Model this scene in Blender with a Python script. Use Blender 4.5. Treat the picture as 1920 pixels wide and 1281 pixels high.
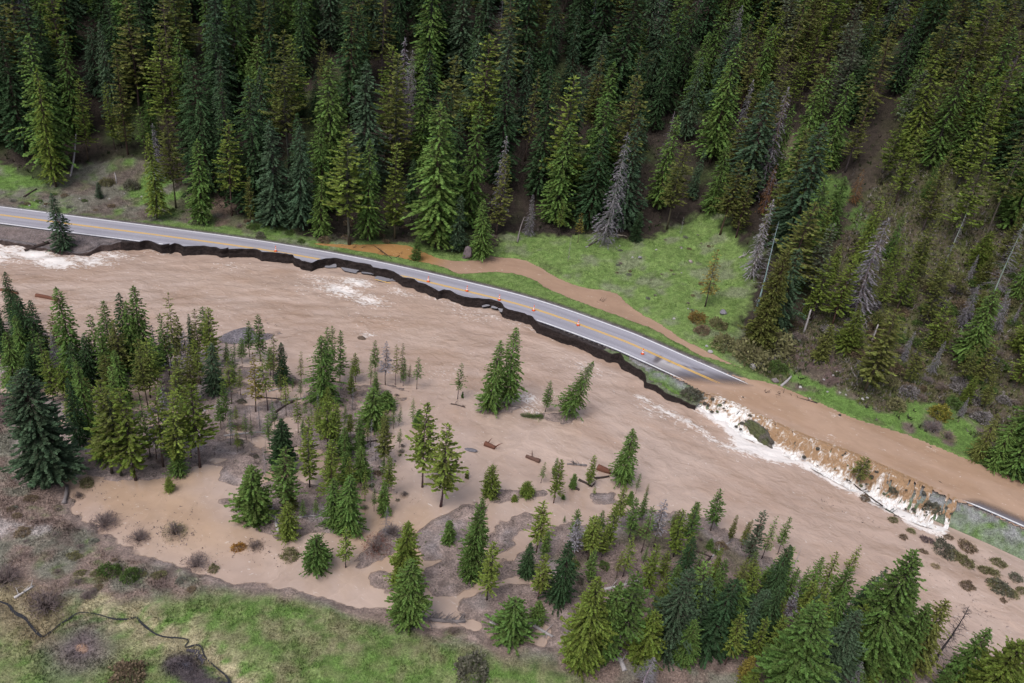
import bpy, math, random
from collections import Counter
import numpy as np
from mathutils import Matrix, Vector

random.seed(7)
rng = np.random.default_rng(7)
scene = bpy.context.scene
for o in list(bpy.data.objects):
    bpy.data.objects.remove(o)
COL = scene.collection

# ------------------------------------------------------------------ camera
PW, PH = 1920.0, 1281.0
CX, CY = 960.0, 640.5
LENS = 28.0
F = PW / 36.0 * LENS
NADIR = (620.0, 3210.0)
CAMH = 67.0
_d = np.array([NADIR[0] - CX, -(NADIR[1] - CY), -F])
_up = -_d / np.linalg.norm(_d)
_fw = np.array([0, 0, -1.0])
_fh = _fw - (_fw @ _up) * _up
_fh /= np.linalg.norm(_fh)
_r = np.cross(_fh, _up)
R = np.array([_r, _fh, _up])            # camera -> world
CAM = np.array([0, 0, CAMH])
cd = bpy.data.cameras.new('camera')
cd.lens = LENS
cd.sensor_width = 36.0
cd.clip_start = 1.0
cd.clip_end = 4000.0
cam = bpy.data.objects.new('camera', cd)
M = Matrix.Identity(4)
for i in range(3):
    for j in range(3):
        M[i][j] = R[i][j]
    M[i][3] = CAM[i]
cam.matrix_world = M
COL.objects.link(cam)
scene.camera = cam

# ------------------------------------------------------------------ light
SUN_EL, SUN_AZ = math.radians(58), math.radians(215)   # azimuth clockwise from +Y
world = bpy.data.worlds.new('World')
scene.world = world
world.use_nodes = True
wn, wl = world.node_tree.nodes, world.node_tree.links
wn.clear()
sky = wn.new('ShaderNodeTexSky')
sky.sky_type = 'NISHITA'
sky.sun_disc = False
sky.sun_elevation = SUN_EL
sky.sun_rotation = SUN_AZ
sky.air_density = 1.0
sky.dust_density = 4.0
sky.ozone_density = 1.0
hs = wn.new('ShaderNodeHueSaturation')
hs.inputs['Saturation'].default_value = 0.62
bg = wn.new('ShaderNodeBackground')
bg.inputs['Strength'].default_value = 0.13
wo = wn.new('ShaderNodeOutputWorld')
wl.new(sky.outputs[0], hs.inputs['Color'])
wl.new(hs.outputs[0], bg.inputs['Color'])
wl.new(bg.outputs[0], wo.inputs['Surface'])
sd_ = bpy.data.lights.new('sun', 'SUN')
sd_.energy = 1.1
sd_.angle = math.radians(30)
sd_.color = (1.0, 0.98, 0.96)
sun = bpy.data.objects.new('sun', sd_)
_sv = Vector((math.sin(SUN_AZ) * math.cos(SUN_EL), math.cos(SUN_AZ) * math.cos(SUN_EL), math.sin(SUN_EL)))
sun.rotation_euler = _sv.to_track_quat('Z', 'Y').to_euler()
sun.location = (0, 0, 200)
COL.objects.link(sun)
vs = scene.view_settings
vs.view_transform = 'Standard'
vs.look = 'None'
vs.exposure = 0.35
vs.gamma = 1.0
vs.use_curve_mapping = False
scene.render.engine = 'CYCLES'

# ------------------------------------------------------------------ helpers
def flat(px, py, z=0.0):
    px = np.asarray(px, float); py = np.asarray(py, float); z = np.asarray(z, float)
    c = np.stack([px - CX, -(py - CY), -F * np.ones_like(px)], -1)
    w = c @ R.T
    t = (z - CAMH) / w[..., 2]
    return np.stack([w[..., 0] * t, w[..., 1] * t], -1)

def project(P):
    c = (np.asarray(P, float) - CAM) @ R
    return np.stack([CX + F * c[..., 0] / -c[..., 2], CY - F * c[..., 1] / -c[..., 2]], -1)

def W(pts, z=0.0):
    a = np.array(pts, float)
    return flat(a[:, 0], a[:, 1], z)

def hash2(ix, iy, seed):
    n = (ix.astype(np.int64) * 374761393 + iy.astype(np.int64) * 668265263 + seed * 1442695041) & 0x7fffffff
    n = ((n ^ (n >> 13)) * 1274126177) & 0x7fffffff
    n = (n ^ (n >> 16)) & 0xffff
    return n / 65535.0

def vnoise(x, y, seed=0):
    ix = np.floor(x); iy = np.floor(y)
    fx = x - ix; fy = y - iy
    fx = fx * fx * (3 - 2 * fx); fy = fy * fy * (3 - 2 * fy)
    a = hash2(ix, iy, seed); b = hash2(ix + 1, iy, seed)
    c = hash2(ix, iy + 1, seed); d = hash2(ix + 1, iy + 1, seed)
    return (a * (1 - fx) + b * fx) * (1 - fy) + (c * (1 - fx) + d * fx) * fy

def fbm(x, y, seed=0, oct=4):
    s = 0; a = 0.5; tot = 0
    for k in range(oct):
        s = s + a * vnoise(x * 2 ** k, y * 2 ** k, seed + 17 * k)
        tot += a
        a *= 0.5
    return s / tot

def smooth(a, b, x):
    t = np.clip((x - a) / (b - a), 0, 1)
    return t * t * (3 - 2 * t)

def seg_dist(P, X, Y):
    """distance to open polyline"""
    best = np.full(X.shape, 1e9)
    for (x0, y0), (x1, y1) in zip(P[:-1], P[1:]):
        dx, dy = x1 - x0, y1 - y0
        t = np.clip(((X - x0) * dx + (Y - y0) * dy) / (dx * dx + dy * dy + 1e-12), 0, 1)
        d = (X - x0 - t * dx) ** 2 + (Y - y0 - t * dy) ** 2
        best = np.minimum(best, d)
    return np.sqrt(best)

def inside(P, X, Y):
    r = np.zeros(X.shape, bool)
    n = len(P)
    for i in range(n):
        x0, y0 = P[i]; x1, y1 = P[(i + 1) % n]
        if y0 == y1:
            continue
        c = ((y0 > Y) != (y1 > Y)) & (X < (x1 - x0) * (Y - y0) / (y1 - y0) + x0)
        r ^= c
    return r

def sdist(P, X, Y, pad=8.0):
    """signed distance to closed polygon, + inside; clipped to -pad far away"""
    P = np.asarray(P)
    out = np.full(X.shape, -pad)
    m = (X > P[:, 0].min() - pad) & (X < P[:, 0].max() + pad) & (Y > P[:, 1].min() - pad) & (Y < P[:, 1].max() + pad)
    if m.any():
        x, y = X[m], Y[m]
        d = seg_dist(np.vstack([P, P[:1]]), x, y)
        out[m] = np.where(inside(P, x, y), d, -np.minimum(d, pad))
    return out

def chaikin(P, n=2, closed=True):
    P = np.asarray(P, float)
    for _ in range(n):
        Q = np.roll(P, -1, 0) if closed else P[1:]
        A = P if closed else P[:-1]
        N = np.empty((len(A) * 2, 2))
        N[0::2] = A * 0.75 + Q * 0.25
        N[1::2] = A * 0.25 + Q * 0.75
        P = N if closed else np.vstack([P[:1], N, P[-1:]])
    return P

def catmull(P, step):
    P = np.asarray(P, float)
    P = np.vstack([2 * P[0] - P[1], P, 2 * P[-1] - P[-2]])
    out = []
    for i in range(1, len(P) - 2):
        for u in np.linspace(0, 1, 24, endpoint=False):
            a, b, c, d = P[i - 1:i + 3]
            out.append(0.5 * ((2 * b) + (c - a) * u + (2 * a - 5 * b + 4 * c - d) * u * u + (3 * b - a - 3 * c + d) * u ** 3))
    out.append(P[-2])
    out = np.array(out)
    L = np.r_[0, np.cumsum(np.linalg.norm(np.diff(out, axis=0), axis=1))]
    n = int(L[-1] / step)
    t = np.linspace(0, L[-1], n + 1)
    return np.stack([np.interp(t, L, out[:, 0]), np.interp(t, L, out[:, 1])], -1), t

def mesh_np(name, V, Fq, mats=(), smooth_=False, attrs=None):
    """V (n,3), Fq list of arrays (m,k)"""
    me = bpy.data.meshes.new(name)
    V = np.asarray(V, np.float32)
    if not isinstance(Fq, (list, tuple)):
        Fq = [Fq]
    Fq = [np.asarray(f, np.int32) for f in Fq if len(f)]
    me.vertices.add(len(V))
    me.vertices.foreach_set('co', V.ravel())
    nl = sum(f.size for f in Fq); nf = sum(len(f) for f in Fq)
    me.loops.add(nl)
    me.loops.foreach_set('vertex_index', np.concatenate([f.ravel() for f in Fq]))
    me.polygons.add(nf)
    tot = np.concatenate([np.full(len(f), f.shape[1], np.int32) for f in Fq])
    st = np.r_[0, np.cumsum(tot)[:-1]].astype(np.int32)
    me.polygons.foreach_set('loop_start', st)
    me.polygons.foreach_set('loop_total', tot)
    if smooth_:
        me.polygons.foreach_set('use_smooth', np.ones(nf, bool))
    for k, (typ, arr) in (attrs or {}).items():
        a = me.attributes.new(k, typ, 'POINT')
        arr = np.asarray(arr, np.float32)
        if typ == 'FLOAT':
            a.data.foreach_set('value', arr.ravel())
        elif typ == 'FLOAT_COLOR':
            if arr.shape[-1] == 3:
                arr = np.concatenate([arr, np.ones(arr.shape[:-1] + (1,), np.float32)], -1)
            a.data.foreach_set('color', arr.ravel())
        elif typ == 'FLOAT_VECTOR':
            a.data.foreach_set('vector', arr.ravel())
        elif typ == 'FLOAT2':
            a.data.foreach_set('vector', arr.ravel())
    for m in mats:
        me.materials.append(m)
    me.update()
    me.validate()
    return me

def link(name, me, parent=None, label=None, cat=None, group=None, kind=None, loc=None):
    o = bpy.data.objects.new(name, me)
    COL.objects.link(o)
    if parent is not None:
        o.parent = parent
    if loc is not None:
        o.location = loc
    if label: o['label'] = label
    if cat: o['category'] = cat
    if group: o['group'] = group
    if kind: o['kind'] = kind
    return o

# ------------------------------------------------------------------ material helpers
class Mat:
    def __init__(self, name):
        self.m = bpy.data.materials.new(name)
        self.m.use_nodes = True
        self.n, self.l = self.m.node_tree.nodes, self.m.node_tree.links
        self.n.clear()
        self.out = self.n.new('ShaderNodeOutputMaterial')
        self.b = self.n.new('ShaderNodeBsdfPrincipled')
        self.l.new(self.b.outputs[0], self.out.inputs['Surface'])
    def node(self, t, **kw):
        x = self.n.new(t)
        for k, v in kw.items():
            setattr(x, k, v)
        return x
    def set(self, sock, v):
        if hasattr(v, 'is_linked') or hasattr(v, 'links'):
            self.l.new(v, sock)
        elif isinstance(v, (int, float)) and sock.type in ('RGBA', 'VECTOR'):
            sock.default_value = (v, v, v, 1)[:len(sock.default_value)]
        else:
            sock.default_value = v
    def attr(self, name, out='Fac'):
        a = self.node('ShaderNodeAttribute', attribute_name=name)
        return a.outputs[out]
    def noise(self, vec, scale, detail=4, rough=0.55, out='Fac', dist=0.0):
        x = self.node('ShaderNodeTexNoise')
        if vec is not None:
            self.l.new(vec, x.inputs['Vector'])
        x.inputs['Scale'].default_value = scale
        x.inputs['Detail'].default_value = detail
        x.inputs['Roughness'].default_value = rough
        x.inputs['Distortion'].default_value = dist
        return x.outputs[out]
    def math(self, op, a, b=0.0, c=0.0, clamp=False):
        x = self.node('ShaderNodeMath', operation=op)
        x.use_clamp = clamp
        for i, v in enumerate((a, b, c)):
            self.set(x.inputs[i], v)
        return x.outputs[0]
    def rng(self, v, a, b, c, d, clamp=True):
        x = self.node('ShaderNodeMapRange')
        x.clamp = clamp
        self.set(x.inputs['Value'], v)
        for k, q in zip(('From Min', 'From Max', 'To Min', 'To Max'), (a, b, c, d)):
            self.set(x.inputs[k], q)
        return x.outputs[0]
    def mix(self, f, a, b, mode='MIX'):
        x = self.node('ShaderNodeMix', data_type='RGBA', blend_type=mode)
        self.set(x.inputs['Factor'], f)
        ca, cb = [s for s in x.inputs if s.type == 'RGBA']
        for s, v in ((ca, a), (cb, b)):
            if isinstance(v, tuple):
                s.default_value = (*v[:3], 1)
            else:
                self.set(s, v)
        return [s for s in x.outputs if s.type == 'RGBA'][0]
    def mul(self, col, fac):
        x = self.node('ShaderNodeVectorMath', operation='SCALE')
        self.l.new(col, x.inputs[0])
        self.set(x.inputs['Scale'], fac)
        return x.outputs[0]
    def pos(self):
        return self.node('ShaderNodeTexCoord').outputs['Object']
    def geo(self):
        return self.node('ShaderNodeNewGeometry').outputs['Position']
    def mapv(self, vec, scale):
        x = self.node('ShaderNodeMapping')
        self.l.new(vec, x.inputs['Vector'])
        x.inputs['Scale'].default_value = scale
        return x.outputs[0]
    def bump(self, h, strength=0.5, dist=0.1):
        x = self.node('ShaderNodeBump')
        x.inputs['Strength'].default_value = strength
        x.inputs['Distance'].default_value = dist
        self.l.new(h, x.inputs['Height'])
        self.l.new(x.outputs[0], self.b.inputs['Normal'])
    def fin(self, col=None, rough=0.8, spec=0.3):
        if col is not None:
            if isinstance(col, tuple):
                self.b.inputs['Base Color'].default_value = (*col[:3], 1)
            else:
                self.l.new(col, self.b.inputs['Base Color'])
        self.set(self.b.inputs['Roughness'], rough)
        self.b.inputs['Specular IOR Level'].default_value = spec
        return self.m
    def alpha(self, fac):
        t = self.node('ShaderNodeBsdfTransparent')
        mx = self.node('ShaderNodeMixShader')
        self.set(mx.inputs[0], fac)
        self.l.new(t.outputs[0], mx.inputs[1])
        self.l.new(self.b.outputs[0], mx.inputs[2])
        self.l.new(mx.outputs[0], self.out.inputs['Surface'])

# terrain: colour attribute + procedural grain
m = Mat('ground_soil_grass')
g = m.geo()
c = m.attr('Col', 'Color')
n1 = m.noise(g, 0.9, 6, 0.65)
n2 = m.noise(g, 4.5, 5, 0.7)
n3 = m.noise(g, 11.0, 3, 0.6)
k = m.math('MULTIPLY', m.rng(n1, 0.3, 0.7, 0.62, 1.38), m.rng(n2, 0.3, 0.7, 0.55, 1.45))
k = m.math('MULTIPLY', k, m.rng(n3, 0.3, 0.7, 0.75, 1.25))
col = m.mul(c, k)
m.bump(m.math('ADD', n2, m.math('MULTIPLY', n1, 1.5)), 0.55, 0.35)
MAT_GROUND = m.fin(col, m.rng(m.attr('wet'), 0, 1, 0.95, 0.42), 0.25)

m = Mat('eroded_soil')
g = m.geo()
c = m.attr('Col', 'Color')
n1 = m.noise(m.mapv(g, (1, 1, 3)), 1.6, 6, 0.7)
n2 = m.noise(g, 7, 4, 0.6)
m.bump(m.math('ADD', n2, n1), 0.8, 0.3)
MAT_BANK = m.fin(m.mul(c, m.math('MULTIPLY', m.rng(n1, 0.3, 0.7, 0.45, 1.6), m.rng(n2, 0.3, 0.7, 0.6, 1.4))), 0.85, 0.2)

# asphalt
m = Mat('worn_asphalt')
st = m.attr('st', 'Vector')
g = m.geo()
sep = m.node('ShaderNodeSeparateXYZ'); m.l.new(st, sep.inputs[0])
tt = sep.outputs['Y']
# wheel tracks: lighter polished bands
wv = m.math('COSINE', m.math('MULTIPLY', m.math('SUBTRACT', m.math('ABSOLUTE', tt), 1.7), 3.4))
n1 = m.noise(m.mapv(st, (0.05, 1.2, 1)), 1.0, 5, 0.6)
n2 = m.noise(g, 6, 5, 0.7)
k = m.math('ADD', m.rng(wv, -1, 1, 1.06, 0.9), m.rng(n1, 0.3, 0.7, -0.12, 0.12))
k = m.math('MULTIPLY', k, m.rng(n2, 0.3, 0.7, 0.86, 1.14))
basec = m.mix(m.attr('silt'), (0.31, 0.30, 0.345), (0.46, 0.43, 0.43))
basec = m.mix(m.attr('wet'), basec, (0.13, 0.115, 0.125))
m.bump(n2, 0.2, 0.03)
MAT_ROAD = m.fin(m.mul(basec, k), m.rng(m.attr('wet'), 0, 1, 0.9, 0.3), 0.3)

m = Mat('broken_asphalt_edge')
n = m.noise(m.pos(), 5, 5, 0.7)
m.bump(n, 0.7, 0.1)
MAT_EDGE = m.fin(m.mix(n, (0.02, 0.018, 0.02), (0.06, 0.055, 0.06)), 0.9, 0.2)

def paint(name, c):
    m = Mat(name)
    n = m.noise(m.geo(), 3.0, 6, 0.7)
    return m.fin(m.mix(m.rng(n, 0.45, 0.75, 0, 0.5), c, (0.3, 0.29, 0.31)), 0.7, 0.3)
MAT_WHITE = paint('white_road_paint', (0.78, 0.78, 0.8))
MAT_YELLOW = paint('yellow_road_paint', (0.78, 0.46, 0.06))

# muddy water
def water_mat(name, bumpk=1.0):
    m = Mat(name)
    uv = m.attr('flow', 'Vector')
    c = m.attr('Col', 'Color')
    foam = m.attr('foam')
    v1 = m.mapv(uv, (0.55, 0.8, 1))
    n1 = m.noise(v1, 0.8, 3, 0.5, dist=0.8)
    n2 = m.noise(m.mapv(uv, (0.8, 1.5, 1)), 1.5, 5, 0.65, dist=0.9)
    n3 = m.noise(m.mapv(uv, (0.10, 0.28, 1)), 0.7, 4, 0.5, dist=0.5)
    k = m.math('ADD', m.rng(n1, 0.3, 0.7, 0.94, 1.06), m.rng(n3, 0.3, 0.7, -0.08, 0.08))
    col = m.mul(c, k)
    ff = m.math('ADD', m.math('MULTIPLY', foam, 0.55), m.math('MULTIPLY', m.math('SUBTRACT', n2, 0.5), 1.3))
    ff = m.rng(ff, 0.16, 0.42, 0, 1)
    col = m.mix(m.math('MULTIPLY', ff, 0.85), col, (0.80, 0.76, 0.74))
    n4 = m.noise(m.mapv(uv, (0.7, 1.0, 1)), 2.2, 2, 0.45, dist=0.6)
    h = m.math('ADD', m.math('MULTIPLY', n1, 1.3), m.math('MULTIPLY', n4, 0.45))
    m.bump(m.math('MULTIPLY', h, m.attr('turb')), 0.27 * bumpk, 0.5)
    m.fin(col, m.rng(ff, 0, 1, 0.12, 0.7), 0.75)
    m.alpha(m.rng(m.attr('depth'), 0.0, 0.06, 0.0, 1.0))
    return m.m
MAT_RIVER = water_mat('muddy_river', 1.0)
MAT_FLOOD = water_mat('muddy_sheet_water', 0.45)

m = Mat('cascade_foam')
uv = m.attr('flow', 'Vector')
n1 = m.noise(m.mapv(uv, (1.3, 0.8, 1)), 1.6, 7, 0.68, dist=0.9)
n2 = m.noise(uv, 4.5, 4, 0.6)
ff = m.math('ADD', m.attr('foam'), m.math('MULTIPLY', m.math('SUBTRACT', n1, 0.5), 3.0))
c = m.mix(m.rng(ff, 0.15, 0.75, 0, 1), (0.33, 0.205, 0.115), (0.85, 0.82, 0.80))
m.bump(m.math('ADD', n1, m.math('MULTIPLY', n2, 0.4)), 0.7, 0.35)
MAT_CASC = m.fin(c, 0.6, 0.3)

# foliage
m = Mat('conifer_needles')
oi = m.node('ShaderNodeObjectInfo')
v = m.attr('v')
h = m.node('ShaderNodeHueSaturation')
m.l.new(oi.outputs['Color'], h.inputs['Color'])
m.set(h.inputs['Hue'], m.rng(v, 0, 1, 0.485, 0.512))
m.set(h.inputs['Value'], m.math('MULTIPLY', m.rng(v, 0, 1, 0.65, 1.4), m.rng(m.math('FRACT', m.math('MULTIPLY', v, 7.31)), 0, 1, 0.75, 1.3)))
m.b.inputs['Roughness'].default_value = 0.75
MAT_NEEDLE = m.fin(h.outputs[0], 0.75, 0.15)
tr = m.node('ShaderNodeBsdfTranslucent')
m.l.new(h.outputs[0], tr.inputs['Color'])
mx = m.node('ShaderNodeMixShader'); mx.inputs[0].default_value = 0.3
m.l.new(m.b.outputs[0], mx.inputs[1]); m.l.new(tr.outputs[0], mx.inputs[2])
m.l.new(mx.outputs[0], m.out.inputs['Surface'])

m = Mat('bark')
oi = m.node('ShaderNodeObjectInfo')
n = m.noise(m.mapv(m.pos(), (9, 9, 2)), 8, 5, 0.7)
MAT_BARK = m.fin(m.mul(oi.outputs['Color'], m.rng(n, 0.3, 0.7, 0.55, 1.45)), 0.9, 0.2)

m = Mat('rock')
oi = m.node('ShaderNodeObjectInfo')
n = m.noise(m.pos(), 4, 6, 0.7)
m.bump(n, 0.6, 0.15)
MAT_ROCK = m.fin(m.mul(oi.outputs['Color'], m.rng(n, 0.3, 0.7, 0.55, 1.45)), 0.85, 0.3)

m = Mat('cone_plastic_orange')
MAT_CONE = m.fin((0.75, 0.12, 0.03), 0.5, 0.4)
m = Mat('cone_reflective_white')
MAT_BAND = m.fin((0.8, 0.8, 0.8), 0.4, 0.5)
m = Mat('cone_base_rubber')
MAT_RUB = m.fin((0.35, 0.07, 0.03), 0.7, 0.3)

# ------------------------------------------------------------------ road frame (s along, t towards the river)
ZR0 = 1.75
Ypx = [(-420, 354), (-200, 379), (0, 403), (131, 420), (310, 443), (496, 469), (680, 502), (856, 542), (1000, 580),
       (1150, 633.5), (1216, 661), (1279, 689), (1400, 741), (1500, 785), (1700, 869), (1850, 931), (1920, 961), (2200, 1082), (2600, 1250)]
CEN, CS = catmull(W(Ypx, ZR0), 0.5)
tan = np.gradient(CEN, axis=0)
tan /= np.linalg.norm(tan, axis=1)[:, None]
NOR = np.stack([tan[:, 1], -tan[:, 0]], -1)       # right-hand side of travel = river side
HW = 3.45

def st_of(X, Y):
    """project world points on the road centre line"""
    shp = np.shape(X)
    X = np.ravel(np.asarray(X, float)); Y = np.ravel(np.asarray(Y, float))
    best = np.full(X.shape, 1e18); S = np.zeros(X.shape); T = np.zeros(X.shape)
    P = CEN[::4]; Sx = CS[::4]
    for i in range(len(P) - 1):
        d = P[i + 1] - P[i]
        L = np.hypot(*d)
        u = ((X - P[i, 0]) * d[0] + (Y - P[i, 1]) * d[1]) / (L * L)
        lo = -1e9 if i == 0 else 0.0
        hi = 1e9 if i == len(P) - 2 else 1.0
        u = np.clip(u, lo, hi)
        ex = X - P[i, 0] - u * d[0]; ey = Y - P[i, 1] - u * d[1]
        q = ex * ex + ey * ey
        m_ = q < best
        best[m_] = q[m_]
        S[m_] = Sx[i] + u[m_] * L
        T[m_] = ((X - P[i, 0]) * d[1] - (Y - P[i, 1]) * d[0])[m_] / L
    return S.reshape(shp), T.reshape(shp)

def xy_of(s, t):
    s = np.asarray(s, float); t = np.asarray(t, float)
    x = np.interp(s, CS, CEN[:, 0]); y = np.interp(s, CS, CEN[:, 1])
    nx = np.interp(s, CS, NOR[:, 0]); ny = np.interp(s, CS, NOR[:, 1])
    return x + nx * t, y + ny * t

def s_px(px, py, z=ZR0):
    p = W([(px, py)], z)
    return float(st_of(p[:, 0], p[:, 1])[0][0])

S1265, S1385 = s_px(1272, 692), s_px(1372, 728)
S1320 = s_px(1318, 722)
S1700, S1850 = s_px(1700, 869), s_px(1840, 927)
ZF = 1.80                                          # flood level above the road
def zr(s):                                         # pavement height on the centre line
    return np.interp(s, [CS[0], S1265 - 45, S1265 - 12, S1265, S1385, S1385 + 12, S1700, S1850, S1850 + 30, CS[-1]],
                     [1.75, 1.8, 1.93, ZF + 0.068, ZF - 0.068, ZF - 0.28, ZF - 0.28, ZF - 0.10, ZF - 0.06, ZF + 0.1])
def zroad(s, t):
    return zr(s) + np.interp(s, [S1385, S1700, S1850], [-0.02, 0.0, 0.036]) * t

# edge of the ground above the river: broken pavement and shoulders (then the overtopped slope)
WALL = [(-420, 402), (-200, 424), (0, 447), (40, 453), (95, 463), (150, 471), (170, 468), (188, 461), (206, 454), (222, 451),
        (262, 453), (268, 451), (279, 450.6), (294, 456), (300, 459), (315, 460), (318, 456.5), (327, 455), (338, 457.5),
        (343, 461), (355, 461.5), (379, 460.5), (406, 463.5), (413, 467), (427, 467.6), (430, 464.5), (454, 466), (481, 467.5),
        (492, 472), (522, 474), (549, 478), (553, 483), (568, 489.5), (585, 493), (595, 488), (610, 485), (627, 484), (637, 486),
        (668, 492), (695, 497), (699, 501.5), (725, 505.5), (739, 510), (756, 520), (777, 523), (785, 529.5), (800, 533),
        (812, 540.5), (823, 546), (833, 542.5), (845, 545), (858, 552), (876, 557.5), (899, 559.5), (920, 561.5), (937, 566),
        (943, 572), (946, 577), (953, 580.5), (966, 584), (983, 588), (997, 594), (1006, 602), (1009, 607), (1050, 623),
        (1100, 642), (1150, 662), (1162, 668), (1171, 680), (1187, 691), (1202, 698), (1209, 705), (1212, 716), (1233, 723),
        (1254, 738), (1279, 747), (1300, 757)]
wz = np.array([1.0 if (p[0] < 190 or p[0] > 1160) else 1.75 for p in WALL])
_w = W(WALL, wz)
WS, WT = st_of(_w[:, 0], _w[:, 1])
_o = np.argsort(WS); WS, WT = WS[_o], WT[_o]
TOE = [(1300, 757), (1330, 777), (1370, 800), (1400, 815), (1450, 832), (1480, 850), (1530, 871), (1590, 905), (1650, 935),
       (1700, 962), (1770, 990), (1850, 1024), (1920, 1057), (2150, 1160), (2500, 1300)]
_w = W(TOE, 0.0)
TS, TT = st_of(_w[:, 0], _w[:, 1])
def t_wall(s):
    return np.interp(s, WS, WT)
def t_toe(s):
    return np.interp(s, TS, TT)
SEND = WS[-1]

# ------------------------------------------------------------------ ground height field
def axis(lo, hi, fine, a, b, grow=1.12):
    mid = list(np.arange(a, b, fine))
    st_ = fine; x = mid[-1]
    up = []
    while x < hi:
        st_ = min(st_ * grow, 14); x += st_; up.append(x)
    st_ = fine; x = mid[0]; dn = []
    while x > lo:
        st_ = min(st_ * grow, 14); x -= st_; dn.append(x)
    return np.array(dn[::-1] + mid + up)
GX = axis(-420, 420, 0.42, -112, 112)
GY = axis(-120, 520, 0.42, 44, 165)
XX, YY = np.meshgrid(GX, GY)
SS, TTg = st_of(XX, YY)

FOOT = [(-420, 338), (-200, 362), (0, 386), (300, 404), (500, 440), (610, 453), (700, 457), (780, 461), (850, 480), (910, 477), (980, 485),
        (1052, 523), (1100, 540), (1163, 553), (1203, 589), (1263, 625), (1330, 661), (1400, 697), (1480, 735), (1600, 784),
        (1700, 816), (1800, 855), (1920, 905), (2200, 1020), (2600, 1190)]
MEADOW = [6, 6, 7, 5, 2, 1, 1, 2, 4, 6, 10, 16, 20, 22, 20, 15, 9, 6, 6, 7, 7, 5, 3, 3, 3]
FW = W(FOOT, 1.75)
hillpoly = np.vstack([FW, [[420, FW[-1, 1]], [900, 900], [-900, 900], [-420, FW[0, 1]]]])
DF = seg_dist(FW, XX, YY) * np.where(inside(hillpoly, XX, YY), 1, -1)
fs, _ = st_of(FW[:, 0], FW[:, 1])
_o = np.argsort(fs)
LM = np.interp(SS, fs[_o], np.array(MEADOW)[_o])

NB = fbm(XX * 0.05, YY * 0.05, 3, 4)
NM = fbm(XX * 0.25, YY * 0.25, 11, 4)
NS = fbm(XX * 0.9, YY * 0.9, 21, 3)
plateau = zroad(SS, np.clip(TTg, -6, 6)) - 0.15 + 0.10 * smooth(HW + 0.3, HW + 2, np.abs(TTg)) * (NM - 0.3)
Z = plateau.copy()
# hillside
D = np.maximum(DF, 0)
gent = np.minimum(D, LM); rest = np.maximum(D - LM, 0)
hill = 0.17 * gent + 0.04 * D + np.where(rest < 14, 0.58 * rest * rest / 28.0, 0.58 * (rest - 7))
hill = hill * (0.9 + 0.25 * (NB - 0.5)) + (NM - 0.5) * np.minimum(D * 0.12, 1.2) + (NS - .5) * np.minimum(D * 0.05, .3)
Z = Z + hill
# river side
tw, tt_ = t_wall(SS), t_toe(SS)
cliff = (SS < SEND) & (TTg > tw - 0.75)
shoulder = (SS < SEND) & (TTg > HW + 0.5) & ~cliff
Z = np.where(shoulder, Z - 0.22 * (TTg - HW - 0.5), Z)
slope_u = np.clip((TTg - (HW + 0.7)) / np.maximum(tt_ - HW - 0.7, 1), 0, 1.6)
emb = (SS >= SEND) & (TTg > HW + 0.7)
BED = -0.9
Z = np.where(emb, np.maximum((1 - slope_u) * (zroad(SS, HW) - 0.13) - 0.35 * slope_u, BED), Z)
Z = np.where(cliff, BED, Z)
riverside = cliff | (emb & (slope_u > 0.95))

# ditch water behind the road
DITCH = [(587, 454), (647, 458), (706, 457), (731, 456), (768, 459), (800, 474), (822, 484), (856, 489), (905, 487), (916, 477), (928, 481),
         (976, 484), (1009, 498), (1052, 524), (1096, 540), (1139, 544), (1163, 553), (1177, 570), (1203, 589), (1232, 603),
         (1263, 625), (1283, 638), (1331, 661), (1364, 680), (1406, 697), (1454, 722), (1500, 744), (1440, 735), (1384, 707), (1336, 683), (1302, 664),
         (1280, 650), (1258, 640), (1227, 620), (1179, 602), (1108, 576), (1067, 560), (1024, 543), (1000, 524), (947, 510), (880, 514),
         (856, 514), (831, 501), (789, 492), (737, 482), (685, 474), (650, 467), (587, 459)]
DP = chaikin(W(DITCH, 1.6), 1)
sdD = sdist(DP, XX, YY)
SX0, SX1 = s_px(900, 500, 1.6), s_px(1400, 741)
def zditch(s):
    return np.interp(s, [SX0, SX1], [1.58, ZF])
zd = zditch(SS)
jit = (NS - 0.5) * 0.5
Z = np.where((sdD > -4) & (TTg < -HW - 0.45), np.where(sdD + jit > 0, np.minimum(Z, zd - 0.22 * np.minimum(sdD + jit, 1.2)),
                                 np.maximum(Z, zd + 0.12 * np.minimum(-(sdD + jit), 1.0))), Z)
# flood sheet over the road
FLOOD = [(1258, 703), (1283, 684), (1330, 688), (1384, 706), (1454, 722), (1510, 743), (1600, 785), (1700, 815), (1800, 856), (1920, 905), (2200, 1018), (2500, 1140),
         (2450, 1200), (2200, 1110), (2000, 1030), (1920, 992), (1880, 974), (1840, 953), (1790, 938), (1720, 906), (1654, 876), (1592, 849), (1550, 834), (1508, 818), (1446, 791), (1387, 761), (1318, 735)]
FP = W(FLOOD, ZF)
sdF = sdist(FP, XX, YY)
farside = TTg < -HW
Z = np.where((sdF > -3) & farside & (SS > S1265), np.where(sdF + jit > 0, np.minimum(Z, ZF - 0.25 * np.minimum(sdF + jit, 1.2)),
             np.maximum(Z, ZF + 0.15 * np.minimum(-(sdF + jit), 1))), Z)

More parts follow.
